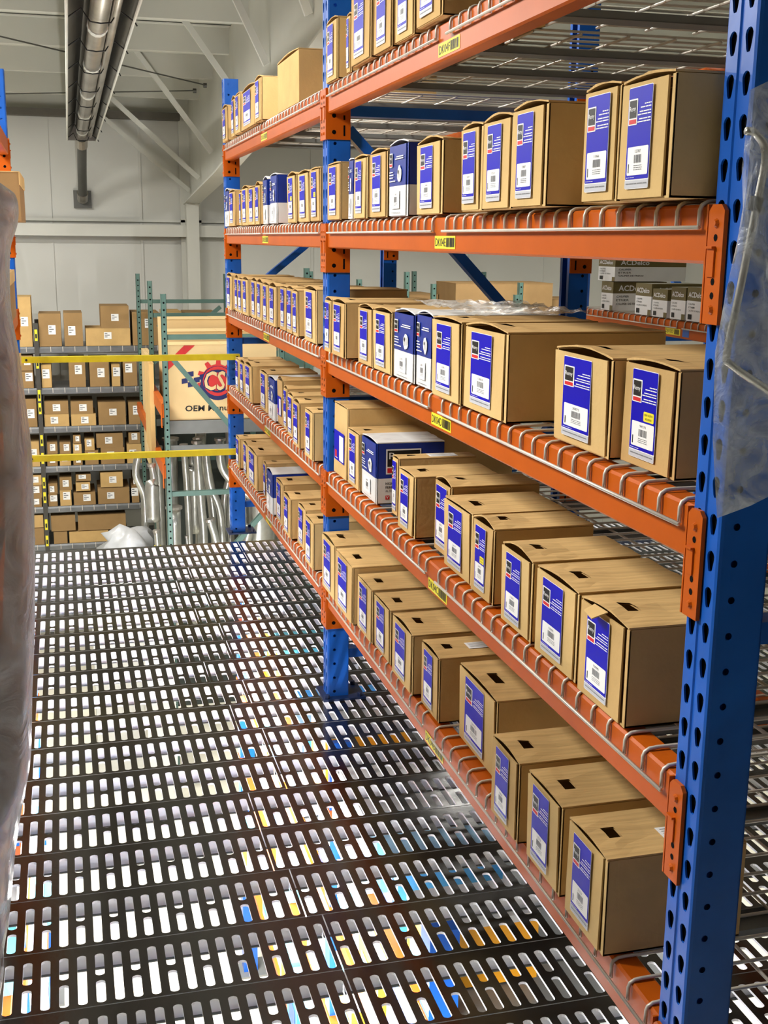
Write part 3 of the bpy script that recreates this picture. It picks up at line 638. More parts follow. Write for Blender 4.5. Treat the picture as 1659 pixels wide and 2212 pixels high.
edge = [(-.094, 1.656), (-.076, 1.645), (-.069, 1.614), (-.071, 1.576), (-.085, 1.552), (-.094, 1.521), (-.096, 1.41), (-.084, 1.361), (-.078, 1.263), (-.071, 1.162), (-.073, 1.033), (-.082, .812), (-.089, .72), (-.1, .628), (-.104, .534), (-.11, .486), (-.129, .411), (-.15, .295), (-.169, .156), (-.186, .087), (-.19, .02)]
g = MB(); vs = []; nj = 13; rr = random.Random(5)
for i, (xe, z) in enumerate(edge):
    for j in range(nj):
        s = j / (nj - 1)
        if s < .4: u = s / .4; x = xe - .02 - .42 * (1 - u); y = 2.02 + .17 * u + .02 * math.sin(9 * u + i * .5)
        else: u = (s - .4) / .6; x = xe - .02 + .02 * math.sin(PI * min(1, u * 2)) - .10 * max(0, u - .3); y = 2.19 + .9 * u
        vs.append((x + rr.uniform(-.003, .003), y + .012 * math.sin(i * 1.3 + j), z + (.02 * math.sin(j * 1.7) if i == 0 else 0)))
g.add(vs, [(i * nj + j, i * nj + j + 1, (i + 1) * nj + j + 1, (i + 1) * nj + j) for i in range(len(edge) - 1) for j in range(nj - 1)])
o = g.build('dust_sheet', M_FILM, None, (0, 0, 0), True)
sm = o.modifiers.new('s', 'SUBSURF'); sm.levels = sm.render_levels = 2
tag(o, 'dusty grey plastic sheet hanging down the left edge of the picture', 'plastic sheet')

# bagged bent tube hanging against the near post
t = thing('bagged_tube', 'clear plastic bag with a bent metal tube hanging at the upper right edge', 'bagged part', (.80, 1.2, 1.25))
def lb_(p): return (p[0] - .80, p[1] - 1.2, p[2] - 1.25)
out = [(.723, 1.721), (.760, 1.738), (.82, 1.69), (.85, 1.50), (.86, 1.34), (.80, 1.277), (.765, 1.262), (.722, 1.249), (.709, 1.342), (.704, 1.442), (.713, 1.51), (.725, 1.573), (.728, 1.62), (.722, 1.67)]
cx = sum(p[0] for p in out) / len(out); cz = sum(p[1] for p in out) / len(out); rr = random.Random(9)
for side, nm in ((-1, 'bag_front'), (1, 'bag_back')):
    g = MB(); rings = 6; vs = []
    for k in range(rings):
        f = 1 - k / rings
        for (x, z) in out:
            vs.append(lb_((cx + (x - cx) * f + rr.uniform(-.002, .002) * (k > 0), 1.2 + side * .022 * math.sqrt(1 - f * f) + rr.uniform(-.003, .003) * (k > 0), cz + (z - cz) * f)))
    vs.append(lb_((cx, 1.2 + side * .022, cz))); n = len(out); fs = []
    for k in range(rings - 1):
        for i in range(n): fs.append((k * n + i, k * n + (i + 1) % n, (k + 1) * n + (i + 1) % n, (k + 1) * n + i))
    for i in range(n): fs.append(((rings - 1) * n + i, (rings - 1) * n + (i + 1) % n, rings * n))
    g.add(vs, fs); o = g.build(nm, M_CLEAR, t, (0, 0, 0), True)
def bez(pts, sub=5):
    P = [Vector(p) for p in pts]; o = []
    for i in range(len(P) - 1):
        a = P[max(i - 1, 0)]; b = P[i]; c = P[i + 1]; d = P[min(i + 2, len(P) - 1)]
        for k in range(sub):
            s = k / sub; o.append(.5 * ((2 * b) + (c - a) * s + (2 * a - 5 * b + 4 * c - d) * s * s + (3 * b - a - 3 * c + d) * s ** 3))
    o.append(P[-1]); return o
g = MB(); g.tube(bez([lb_(p) for p in ((.722, 1.2, 1.679), (.735, 1.2, 1.676), (.748, 1.2, 1.655), (.742, 1.2, 1.60), (.728, 1.2, 1.50), (.719, 1.2, 1.44), (.728, 1.2, 1.425), (.79, 1.2, 1.388), (.85, 1.2, 1.35))]), .0045, 8); g.build('bent_tube', M_EXH, t, smooth=True)
g = MB(); g.tube([lb_((.742, 1.2, 1.61)), lb_((.739, 1.2, 1.596))], .0075, 10); g.build('band_clamp', M_DARK, t)

# ------------------------------------------------------------------ radiant tube heater under the roof
t = thing('tube_heater', 'long steel radiant tube heater with open reflector hanging under the roof', 'heater', (.245, 12.2, 2.50))
g = MB()
def hx(y, zb, w_, zt, wt):
    return [(-w_, y, zb), (-wt, y, zt), (wt, y, zt), (w_, y, zb)]
A = hx(0, -.045, .135, .10, .06); B_ = hx(-8.0, .17, .175, .33, .07)
g.add(A + B_, [(0, 1, 5, 4), (1, 2, 6, 5), (2, 3, 7, 6)])
g.add([(x, y, z + .004) for x, y, z in A + B_], [(4, 5, 1, 0), (5, 6, 2, 1), (6, 7, 3, 2)])
g.build('reflector', M_REFL, t)
g = MB(); g.tube([A[0], B_[0]], .008, 6); g.tube([A[3], B_[3]], .008, 6); g.build('reflector_rim', M_FRAME, t)
g = MB(); g.add([(-.135, 0, -.045), (-.06, 0, .10), (.06, 0, .10), (.135, 0, -.045), (-.135, .006, -.045), (-.06, .006, .10), (.06, .006, .10), (.135, .006, -.045)], [(0, 1, 2, 3), (7, 6, 5, 4), (0, 4, 5, 1), (1, 5, 6, 2), (2, 6, 7, 3), (3, 7, 4, 0)]); g.build('end_cap', M_TUBE, t)
for dx in (-.0, ):
    g = MB(); g.tube([(0, .0, .02), (0, -8.0, .215)], .052, 14); g.build('radiant_tube', M_TUBE, t, smooth=True)
g = MB(); g.tube([(.075, -.02, .0), (.075, -8.0, .20)], .022, 8); g.build('return_tube', M_TUBE, t, smooth=True)
for k in range(5):
    y = -.3 - k * 1.25; zc = .02 - y * .0244
    g = MB(); g.tube([(0, y, zc), (0, y - .09, zc - .0)], .056, 14); g.build('tube_coupling', M_FRAME, t)
for k in range(8):
    y = -.15 - k * .8; z = -.045 - y * .0269; w_ = .14 + -y * .0046
    g = MB(); g.tube([(-w_, y, z), (-w_ * .55, y, z + .05), (-.05, y, z - .01), (0, y, z - .016), (.05, y, z - .01), (w_ * .55, y, z + .05), (w_, y, z), (w_ + .012, y, z - .02)], .004, 5); g.build('wire_hanger', M_DARK, t)
g = MB(); g.tube(bez([(0, .02, -.02), (0, .12, -.10), (.0, .50, -.28), (.0, .86, -.55)]), .045, 12); g.build('flue_pipe', M_DARKP, t, smooth=True)
g = MB(); g.tube([(0, .02, -.02), (0, .10, -.09)], .055, 12); g.tube([(0, .80, -.50), (0, .90, -.56)], .056, 12); g.build('flue_collar', M_TUBE, t)
g = MB(); g.box(-.09, .09, .955, .985, -.65, -.47); g.build('wall_thimble', M_DARKP, t)
for k in (1.0, 4.2, 7.0):
    g = MB(); g.tube([(0, -k, .11 + k * .028), (0, -k, roof_z(12.2 - k) - 2.50 - .2)], .004, 5); g.build('hanging_chain', M_DARKP, t)

# ------------------------------------------------------------------ grey shelving against the back wall
SHELF_Z = [0.506, 0.101, -0.287, -0.688, -1.101, -1.494]
SHELF_BOXES = [[(-0.447, -0.302, 0.006, 0.484), (-0.249, -0.027, 0, 0.322), (-0.011, 0.178, 0.001, 0.329), (0.194, 0.636, 0.021, 0.176), (0.345, 0.63, 0.172, 0.395), (0.648, 0.922, 0, 0.333), (0.955, 1.147, 0, 0.339), (1.17, 1.497, 0, 0.329)], [(-0.446, -0.315, 0.171, 0.322), (-0.44, -0.313, 0.012, 0.17), (-0.246, -0.141, 0.008, 0.228), (0.016, 0.186, 0.004, 0.285), (0.215, 0.415, 0.004, 0.282), (0.428, 0.521, 0.002, 0.222), (0.543, 0.689, 0.002, 0.277)], [(-0.445, -0.299, 0.015, 0.283), (-0.235, 0.005, 0.124, 0.255), (-0.241, 0.007, 0.006, 0.126), (0.016, 0.244, 0.119, 0.248), (0.016, 0.268, 0, 0.122), (0.282, 0.563, 0, 0.234), (0.58, 0.726, 0, 0.227)], [(-0.404, -0.295, 0.018, 0.258), (-0.231, -0.119, 0.125, 0.244), (-0.237, -0.125, 0.008, 0.126), (-0.109, 0.009, 0.121, 0.24), (-0.115, 0.004, 0.006, 0.122), (0.025, 0.109, 0.222, 0.31), (0.021, 0.115, 0.12, 0.22), (0.017, 0.118, 0.005, 0.12), (0.136, 0.242, 0.147, 0.267), (0.132, 0.275, 0, 0.148), (0.251, 0.524, 0.17, 0.327), (0.289, 0.534, 0, 0.174), (0.571, 0.696, 0.201, 0.321), (0.549, 0.704, 0, 0.202)], [(-0.449, -0.29, 0.227, 0.334), (-0.455, -0.292, 0.096, 0.231), (-0.462, -0.299, 0, 0.1), (-0.24, -0.139, 0.129, 0.237), (-0.245, -0.145, 0.02, 0.13), (-0.127, 0.002, 0.163, 0.297), (-0.13, -0.008, 0.013, 0.165), (0.033, 0.191, 0.247, 0.32), (0.029, 0.182, 0.145, 0.238), (0.003, 0.23, 0, 0.134), (0.275, 0.508, 0.173, 0.332), (0.243, 0.569, 0, 0.169), (0.603, 0.673, 0.173, 0.283), (0.582, 0.666, 0, 0.173)], [(-0.444, -0.295, 0.180, 0.312), (-0.452, -0.293, 0.036, 0.177), (-0.231, 0.019, 0.132, 0.296), (0.033, 0.522, 0.125, 0.287), (-0.212, -0.067, 0.023, 0.129), (-0.059, 0.343, 0, 0.121), (0.35, 0.542, 0, 0.099)]]

t = thing('shelving_unit', 'tall grey steel shelving with yellow location tags against the back wall', 'shelving', (.2, 12.2, GZ))
UX = [-.272, 1.6, -1.9]
for x in UX:
    g = MB(); g.box(x - .2 - .022, x - .2 + .022, -.03, .0, 0, .735 - GZ)
    up = g.build('shelf_upright', mat('dark_upright_steel', (74, 72, 68), 0.5, metal=.4), t)
    for z, n in ((.62, 2), (.35, 1), (.03, 2), (-.1, 1), (-.42, 2), (-.6, 1), (-.85, 1), (-1.0, 1), (-1.28, 1), (-1.45, 2)):
        g = MB()
        g.box(x - .2 - .013, x - .2 + .013, -.033, -.0301, z - GZ - .055, z - GZ + .055, 0); g.box(x - .2 - .008, x - .2 + .008, -.0345, -.033, z - GZ - .03, z - GZ + .012, 1)
        g.build('location_tag', [M_YEL, M_INK], up)
    for dy in (.55,):
        g = MB(); g.box(x - .2 - .022, x - .2 + .022, dy, dy + .03, 0, .735 - GZ); g.build('shelf_upright', M_SHELF, t)
for z in SHELF_Z + [-1.95]:
    g = MB(); g.prism([(-.012, -.062), (.0, -.07), (.02, -.055), (.02, -.006), (-.004, -.002), (-.012, -.02)], -2.0, 1.4, 'x')
    rl = g.build('shelf_rail', M_SHELF, t, (0, 0, z - GZ), False)
    for v in rl.data.vertices: pass
    g = MB(); g.box(-2.0, 1.4, .02, .62, -.008, -.002); g.build('shelf_panel', M_SHELF, t, (0, 0, z - GZ))
    g = MB()
    for k in range(30): g.box(-1.95 + k * .115 - .003, -1.95 + k * .115 + .003, -.016, -.012, -.05, .0)
    g.build('mesh_wire', M_WIRE, t, (0, 0, z - GZ))['kind'] = 'stuff'
HN = ['top', 'second', 'third', 'fourth', 'fifth', 'lowest']
def stock_box(x0, x1, y0, z0, z1, d, label, m_, seed, group='stock cartons on the back shelving', lab=True, dz=0):
    r = random.Random(seed); t = thing('stock_carton', label, 'carton', ((x0 + x1) / 2, y0, z0), r.uniform(-.004, .004), group); hw = (x1 - x0) / 2 - .006; H = z1 - z0 - .004
    g = MB(); g.box(-hw, hw, 0, d, 0, H); g.build('box_body', m_, t)
    g = MB(); g.box(-hw - .001, hw + .001, -.003, d, H * .5 - .0, H * .5 + .001) if r.random() < .0 else g.box(-hw, hw, -.001, .03, H - .002, H + .001); g.build('box_flap', m_, t)
    if lab:
        w_ = min(.036, hw * .5); h_ = min(.034, H * .3); cx = r.uniform(-.2, .3) * hw; cz = H * r.uniform(.45, .68)
        if H > (x1 - x0) * 1.15: w_, h_ = h_, min(.045, H * .25)
        g = MB(); g.poly([(cx - w_, -.002, cz - h_), (cx + w_, -.002, cz - h_), (cx + w_, -.002, cz + h_), (cx - w_, -.002, cz + h_)], 0)
        for q in range(3): g.poly([(cx - w_ * .8, -.0028, cz + h_ * (.5 - q * .5)), (cx - w_ * .1 + w_ * .6 * (q % 2), -.0028, cz + h_ * (.5 - q * .5)), (cx - w_ * .1 + w_ * .6 * (q % 2), -.0028, cz + h_ * (.72 - q * .5)), (cx - w_ * .8, -.0028, cz + h_ * (.72 - q * .5))], 1)
        g.build('paper_label', [M_LWHITE, M_GINK], t)
    return t
for r_, L in enumerate(SHELF_BOXES):
    xs_ = sorted(L); 
    for (x0, x1, a, b) in L:
        i = xs_.index((x0, x1, a, b)); st = 'stacked' if a > .05 else 'standing'
        a_ = a if a > .05 else 0
        stock_box(x0, x1, 12.2, SHELF_Z[r_] + a_ + .001, min(SHELF_Z[r_] + b, (SHELF_Z[r_ - 1] - .082) if r_ else 9), .45, 'brown carton %s on the back shelving %s shelf, %s from the left' % (st, HN[r_], ORD[i]), [M_KRAFTD, M_KRAFT2][(i * 7 + r_) % 3 == 0], r_ * 100 + i, lab=r_ < 5)

# ------------------------------------------------------------------ green racks beyond the aisle end
def green_frame(x, y, top, label, w_=.85, bars=(), diag=(), depth=None, z0=GZ):
    t = thing('green_rack_upright', label, 'rack frame', (x, y, z0))
    for dx in (0, w_):
        H = top - z0
        g = MB(); g.box(dx - .019, dx + .019, 0, .002, 0, H); g.box(dx - .019, dx - .017, 0, .06, 0, H); g.box(dx + .017, dx + .019, 0, .06, 0, H)
        k = 0
        z = .05
        while z < H - .02:
            if z > H - 3.4: g.poly([(px, -.0008, pz) for px, pz in circ(dx, z, .0075, 6)], 1)
            z += .0508
        g.build('post', [M_GREEN, M_HOLE], t)
    for z in bars:
        g = MB(); g.box(.019, w_ - .019, .01, .045, z - z0 - .018, z - z0 + .018); g.build('brace', M_GREEN, t)
    for (xa, za, xb, zb) in diag: strut(t, .03, xa - x, za - z0, xb - x, zb - z0, .018, M_GREEN)
    return t
green_frame(.69, 8.7, 1.17, 'nearest green perforated rack frame in front of the big CSF carton', .85, (.863, -.289, -1.2), ((.75, .70, 1.5, -.22), (1.5, -.35, .75, -1.15)))
green_frame(.70, 10.2, 1.21, 'second green rack frame, between the nearest and the one by the shelving', .85, (.927, -.3, -1.2), ((.76, .85, 1.5, .2),))
green_frame(.705, 11.9, 1.22, 'farthest green rack frame, its pale post against the white wall', .85, (.955, -.3), ((1.5, .9, .76, .3),))
for (ya, yb, z, nm) in ((8.72, 10.2, .33, 'upper orange beam joining the green frames left of the CSF carton'), (10.22, 11.9, -.07, 'lower orange beam joining the green frames beside the grey shelving'), (8.72, 10.2, -.12, 'orange beam end below the CSF carton shelf')):
    t = thing('shelf_beam', nm, 'beam', (.675, ya, z)); g = MB(); g.box(-.02, .02, 0, yb - ya, -.05, .05); g.build('beam_bar', M_ORANGE, t)
    g = MB(); g.box(-.026, -.02, -.02, .03, -.12, .07); g.build('connector', M_ORANGE, t)
t = thing('grey_shelf', 'grey steel shelf carrying the CSF carton above the exhaust pipes', 'shelf', (1.2, 9.0, .215))
g = MB(); g.box(-.49, .34, 0, 1.1, -.012, -.002); g.build('shelf_panel', M_CHAN, t); g = MB(); g.box(-.49, .34, -.012, 0, -.10, 0.0); g.build('shelf_rail', M_CHAN, t); g = MB(); g.box(-.49, .34, .0, .012, -.24, -.19); g.build('lower_rail', M_CHAN, t)
def plain_box(x0, x1, y0, y1, z0, z1, m_, name, label, cat='carton', group=None, lid=True):
    t = thing(name, label, cat, ((x0 + x1) / 2, y0, z0), 0, group); hw = (x1 - x0) / 2
    g = MB(); g.box(-hw, hw, 0, y1 - y0, 0, z1 - z0 - .003); g.build('box_body', m_, t)
    g = MB(); g.box(-hw - .002, -.001, -.003, y1 - y0, z1 - z0 - .003, z1 - z0); g.box(.001, hw + .002, -.003, y1 - y0, z1 - z0 - .003, z1 - z0 + .001); g.build('lid_flaps', m_, t); return t
t = plain_box(.72, 1.55, 9.0, 9.26, .218, .785, M_CREAM, 'radiator_carton', 'big tan carton printed with a red gear and the letters CSF')
m = MB(); ox = -.42; yf = -.0015
def gear(cx, cz, r0, r1, n, y, mi):
    pts = []
    for i in range(n):
        a = 2 * PI * i / n
        for da, rr_ in ((-.16, r0), (-.10, r1), (.10, r1), (.16, r0)): pts.append((cx + rr_ * math.cos(a + da + .26), y, cz + rr_ * math.sin(a + da + .26)))
    m.poly(pts, mi)
gx, gz = -.035, .29
gear(gx, gz + .01, .118, .155, 10, yf, 2); m.poly([(x, yf - .0008, z) for x, z in circ(gx, gz - .015, .13, 24)], 1); m.poly([(x, yf - .0016, z) for x, z in circ(gx, gz + .0, .112, 24)], 2)
m.poly([(x, yf - .0024, z) for x, z in circ(gx, gz, .088, 24)], 1); m.poly([(x, yf - .0032, z) for x, z in circ(gx, gz - .004, .07, 24)], 2)
m.text('CSF', (-.152, yf - .005, gz - .075), (1, 0, .0), (.10, 0, 1), .158, 1, width=.235); m.text('CSF', (-.144, yf - .006, gz - .068), (1, 0, .0), (.10, 0, 1), .144, 0, width=.222)
for i in range(4):
    for j in range(3):
        x0 = gx - .27 + i * .045; z0 = gz - .055 + j * .038 + .012 * math.sin(i * 1.3)
        if (i + j) % 2: m.poly([(x0, yf - .0005, z0), (x0 + .045, yf - .0005, z0 + .008), (x0 + .045, yf - .0005, z0 + .046), (x0, yf - .0005, z0 + .038)], 1)
m.text('OEM Manufacturer', (-.285, yf, .065), (1, 0, 0), (.06, 0, 1), .045, 3, width=.56)
m.poly([(-.415, yf, .37), (-.415, yf, .43), (-.28, yf, .56), (-.20, yf, .56)], 2)
m.build('print', [M_CREAM, mat('ink_navy', (24, 30, 84), .5), mat('ink_brick_red', (190, 44, 44), .5), M_INK], t)
plain_box(.74, 1.55, 9.3, 9.6, .218, .86, M_CREAM, 'radiator_carton', 'tan carton standing directly behind the CSF carton, red tape stripe on top')
plain_box(.74, 1.55, 9.65, 10.0, .218, .93, M_CREAM, 'radiator_carton', 'cream carton behind the CSF pair, its long lid slightly open')
plain_box(.625, .66, 9.5, 10.1, -.12, .60, M_KRAFT2, 'tall_carton', 'tall slim tan carton left of the nearest green frame')
plain_box(.685, .74, 10.75, 11.4, -.45, .55, M_CREAM, 'tall_carton', 'tall cream carton leaning behind the second green frame')
# floor under it all continues; exhaust pipes hang and stand below the shelf
EX = [
 ('crossing silver pipe leaning right at mid height in the bundle', [(1.03, 9.3, -.05), (1.06, 9.3, -.35), (1.14, 9.3, -.62), (1.16, 9.3, -1.3)], .03),
 ('crossing silver pipe leaning left behind the yellow lower bar', [(1.30, 9.42, -.02), (1.22, 9.42, -.35), (1.18, 9.42, -.6), (1.2, 9.42, -1.4)], .028),
 ('thin tail pipe hooked over between two thick ones', [(.84, 9.05, -.7), (.86, 9.05, -.9), (.93, 9.05, -.95), (.98, 9.05, -.88)], .012),
 ('grey muffler box standing in the bundle centre', [(.97, 9.78, -.15), (.97, 9.78, -.28), (.98, 9.78, -.32), (.98, 9.78, -.85)], [.02, .03, .07, .07]),
 ('slanted silver pipe with a flared elbow near the farthest green post', [(.53, 9.6, -.12), (.50, 9.6, -.3), (.56, 9.6, -.5), (.55, 9.55, -.9)], .030),
 ('short silver muffler canister left of the green post', [(.60, 9.2, -.15), (.62, 9.2, -.30), (.60, 9.2, -.32), (.60, 9.2, -.60)], [.025, .03, .055, .055]),
 ('thin silver pipe ending in a yellow taped flange', [(.60, 8.88, -.60), (.605, 8.88, -.80), (.585, 8.88, -.95), (.55, 8.88, -1.02)], .022),
 ('straight silver pipe just left of the green post', [(.68, 9.7, -.1), (.69, 9.7, -.5), (.69, 9.7, -1.4)], .036),
 ('long thin silver pipe just right of the green post', [(.86, 9.3, -.02), (.88, 9.3, -.5), (.90, 9.3, -1.5)], .026),
 ('silver pipe with a double bend and small hook', [(.95, 9.2, .02), (.97, 9.2, -.4), (.99, 9.2, -.8), (.96, 9.2, -1.3)], .032),
 ('wide silver pipe leaning in the middle of the bundle', [(1.0, 9.5, .0), (1.08, 9.5, -.4), (1.12, 9.5, -.9), (1.12, 9.5, -1.5)], .040),
 ('corrugated looking silver pipe curving right towards the blue post', [(1.12, 9.1, .05), (1.13, 9.1, -.16), (1.22, 9.1, -.30), (1.36, 9.1, -.42)], .034),
 ('silver elbow pipe rising at the bundle bottom beside the blue post', [(1.05, 9.0, -1.1), (1.17, 9.0, -.95), (1.28, 9.0, -.80), (1.33, 9.0, -.62)], .038),
 ('thick grey muffler tube behind the bundle', [(.80, 9.8, -.05), (.80, 9.8, -1.5)], .055),
 ('dark steel pipe deep behind the bundle', [(1.06, 9.9, .0), (1.02, 9.9, -1.5)], .045),
 ('tall silver pipe left of the blue post', [(1.28, 9.75, .05), (1.27, 9.75, -.6), (1.28, 9.75, -1.5)], .034),
 ('bowed silver pipe in the lower middle of the bundle', [(1.01, 8.95, -.55), (1.06, 8.95, -.75), (1.05, 8.95, -.95), (.93, 8.95, -1.15)], .03),
 ('large pale silver muffler drum right of the blue post', [(1.47, 9.4, -.35), (1.47, 9.4, -1.5)], .115),
 ('slender pale tube standing beside the muffler drum', [(1.31, 9.3, -.3), (1.315, 9.3, -1.5)], .034),
 ('second pale muffler canister at the far right of the bundle', [(1.68, 9.6, -.45), (1.68, 9.6, -1.5)], .09),
 ('straight bright pipe standing left in the bundle', [(.745, 9.0, -.45), (.74, 9.0, -1.5)], .05),
]
for lb, pts, r_ in EX:
    P = bez(pts, 5)
    R_ = r_ if not isinstance(r_, list) else [r_[min(int(i / 5 + .5), len(r_) - 1)] for i in range(len(P))]
    base = P[-1]; t = thing('exhaust_pipe', lb, 'exhaust pipe', tuple(base), 0, 'exhaust parts under the grey shelf')
    g = MB(); g.tube([p - base for p in P], R_, 12); g.build('pipe', M_EXH, t, smooth=True)
    g = MB(); q0 = P[0] - base; d = (P[1] - P[0]).normalized(); rr_ = (R_[0] if isinstance(R_, list) else R_); g.tube([q0 - d * .006, q0 + d * .014], rr_ * 1.3, 12); g.build('flange', M_TUBE, t)
    if 'yellow' in lb:
        g = MB(); g.tube([P[3] - base, P[4] - base], rr_ * 1.15, 12); g.build('tape_band', M_YEL, t)
plain_box(.70, 1.75, 10.3, 10.7, -2.6, -.02, mat('dark_green_bin', (50, 56, 52), .7), 'parts_bin', 'dark bin wall standing behind the exhaust pipes', 'bin')
# white bags heaped beside the shelving
def blob(name, label, c, rx, ry, rz, seed, m_, cat='bag'):
    r = random.Random(seed); m = MB(); nu, nv = 16, 9; vs = [(0, 0, rz * 2)]
    for j in range(1, nv):
        th = PI * j / nv
        for i in range(nu):
            a = 2 * PI * i / nu; k = (1 + r.uniform(-.30, .22) * math.sin(th)) * (1 + .25 * math.cos(a * 3 + seed))
            vs.append((rx * math.sin(th) * math.cos(a) * k, ry * math.sin(th) * math.sin(a) * k, max(0, rz + rz * math.cos(th) * (1 + r.uniform(-.2, .1)) + .03 * math.sin(3 * a))))
    vs.append((0, 0, 0)); fs = [(0, 1 + i, 1 + (i + 1) % nu) for i in range(nu)]
    for j in range(nv - 2):
        for i in range(nu): fs.append((1 + j * nu + i, 1 + (j + 1) * nu + i, 1 + (j + 1) * nu + (i + 1) % nu, 1 + j * nu + (i + 1) % nu))
    b = 1 + (nv - 2) * nu; fs += [(b + (i + 1) % nu, b + i, len(vs) - 1) for i in range(nu)]
    m.add(vs, fs); o = m.build(name, m_, None, c, True); 
    return tag(o, label, cat)
plain_box(.1, .64, 8.95, 9.5, GZ, -1.0, mat('pale_wrapped_pallet', (190, 190, 184), .6), 'wrapped_pallet', 'pale wrapped pallet on the lower floor under the white bags')
blob('poly_bag', 'large crumpled white plastic bag heaped at the deck end', (.42, 9.2, -.985), .21, .2, .17, 4, M_BAGW)
blob('poly_bag', 'smaller white plastic bag right of the large one, at the deck end', (.60, 8.55, -1.10), .08, .08, .11, 7, M_BAGW)
plain_box(.45, .66, 8.3, 8.6, GZ, -1.10, mat('pale_wrapped_pallet', (190, 190, 184), .6), 'wrapped_pallet', 'tall pale wrapped stack under the smaller white bag')

# ------------------------------------------------------------------ far stock behind the near rack
for (x0, x1, y, z0, z1, lb) in ((2.55, 2.99, 10.5, .6, 1.128, 'long brown carton behind the middle post, farther away'), (3.47, 4.42, 10.5, .6, 1.183, 'wide brown carton standing far behind the third shelf'), (3.0, 3.46, 11.0, .6, 1.06, 'low brown carton between the two long far cartons'),
                            (1.75, 2.4, 10.9, .596, 1.0, 'brown carton far behind the far bay'), (4.45, 4.8, 10.6, .55, 1.03, 'small pale carton beside the wide far carton')):
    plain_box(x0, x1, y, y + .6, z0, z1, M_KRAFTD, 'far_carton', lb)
t = thing('shelf_beam', 'long green beam far behind the racks carrying brown cartons', 'beam', (3.0, 10.45, .55)); g = MB(); g.box(-1.6, 2.0, 0, .05, -.1, .045); g.build('beam_bar', M_GREEN, t); g = MB(); g.box(-1.6, 2.0, .05, .9, .03, .045); g.build('shelf_panel', M_CHAN, t)
for i, (x, y, top, lb) in enumerate(((2.42, 9.9, 1.235, 'leftmost short green post seen past the middle post'), (2.98, 10.4, 1.285, 'dark green post between the two long far cartons'), (3.14, 10.1, 1.19, 'bright faced green post in front of the low far carton'), (3.40, 11.6, 1.26, 'small green post tip behind the blue diagonal'),
                     (3.80, 9.8, 1.11, 'short bright green post in front of the wide far carton'), (3.99, 10.2, 1.20, 'tall green post at the wide far carton right end'), (4.35, 12.2, 1.24, 'green post tip against the wall above the wide far carton'), (2.0, 9.9, 1.30, 'green post tip seen over the far bay cartons'), (1.85, 9.3, 1.34, 'green post tip beside the farthest post'))):
    t = thing('green_rack_post', lb, 'rack post', (x, y, GZ)); H = top - GZ
    g = MB(); g.box(-.02, .02, 0, .002, 0, H); g.box(-.02, -.018, 0, .05, 0, H); g.box(.018, .02, 0, .05, 0, H)
    for k in range(12): g.poly([(px, -.0008, pz) for px, pz in circ(0, H - .04 - k * .06, .008, 6)], 1)
    g.build('post', [M_GREEN, M_HOLE], t); g = MB(); g.box(-.04, .04, -.02, .07, 0, .01); g.build('foot_plate', M_GREEN, t)

# brake caliper cartons on the rack across the next aisle
XA = 2.72
beam(XA, 3.75, 6.12, 1.134, 'dull orange beam across the next aisle with tag DJ02D', None, -1)
bm = [o for o in bpy.data.objects if o.get('label') == 'dull orange beam across the next aisle with tag DJ02D'][0]
m = MB(); m.poly([(-.0008, 1.345, .012), (-.0008, 1.20, .012), (-.0008, 1.20, .042), (-.0008, 1.345, .042)], 0); m.text('DJ02D', (-.0014, 1.34, .017), (0, -1, 0), (0, 0, 1), .018, 1, width=.075)
for k in range(9): m.poly([(-.0014, 1.255 - k * .005, .016), (-.0014, 1.252 - k * .005, .016), (-.0014, 1.252 - k * .005, .038), (-.0014, 1.255 - k * .005, .038)], 1)
m.poly([(-.0008, 1.18, .010), (-.0008, 1.12, .010), (-.0008, 1.12, .046), (-.0008, 1.18, .046)], 2); m.build('location_tag', [M_YEL, M_INK, M_BLUE], bm)
wire_deck(XA, 3.80, 1.134, 'wire mesh deck under the caliper cartons, nearer half'); wire_deck(XA, 4.97, 1.134, 'wire mesh deck under the caliper cartons, farther half')
beam(XA, 3.75, 6.12, .73, 'dull orange beam under the lower caliper carton', None, -1)
wire_deck(XA, 3.80, .73, 'lower wire mesh deck across the next aisle, nearer half')
for y_, lb in ((6.12, 'blue upright frame at the far end of the caliper rack'), (3.674, 'blue upright frame at the near end of the caliper rack')): upright(XA, y_, lb)
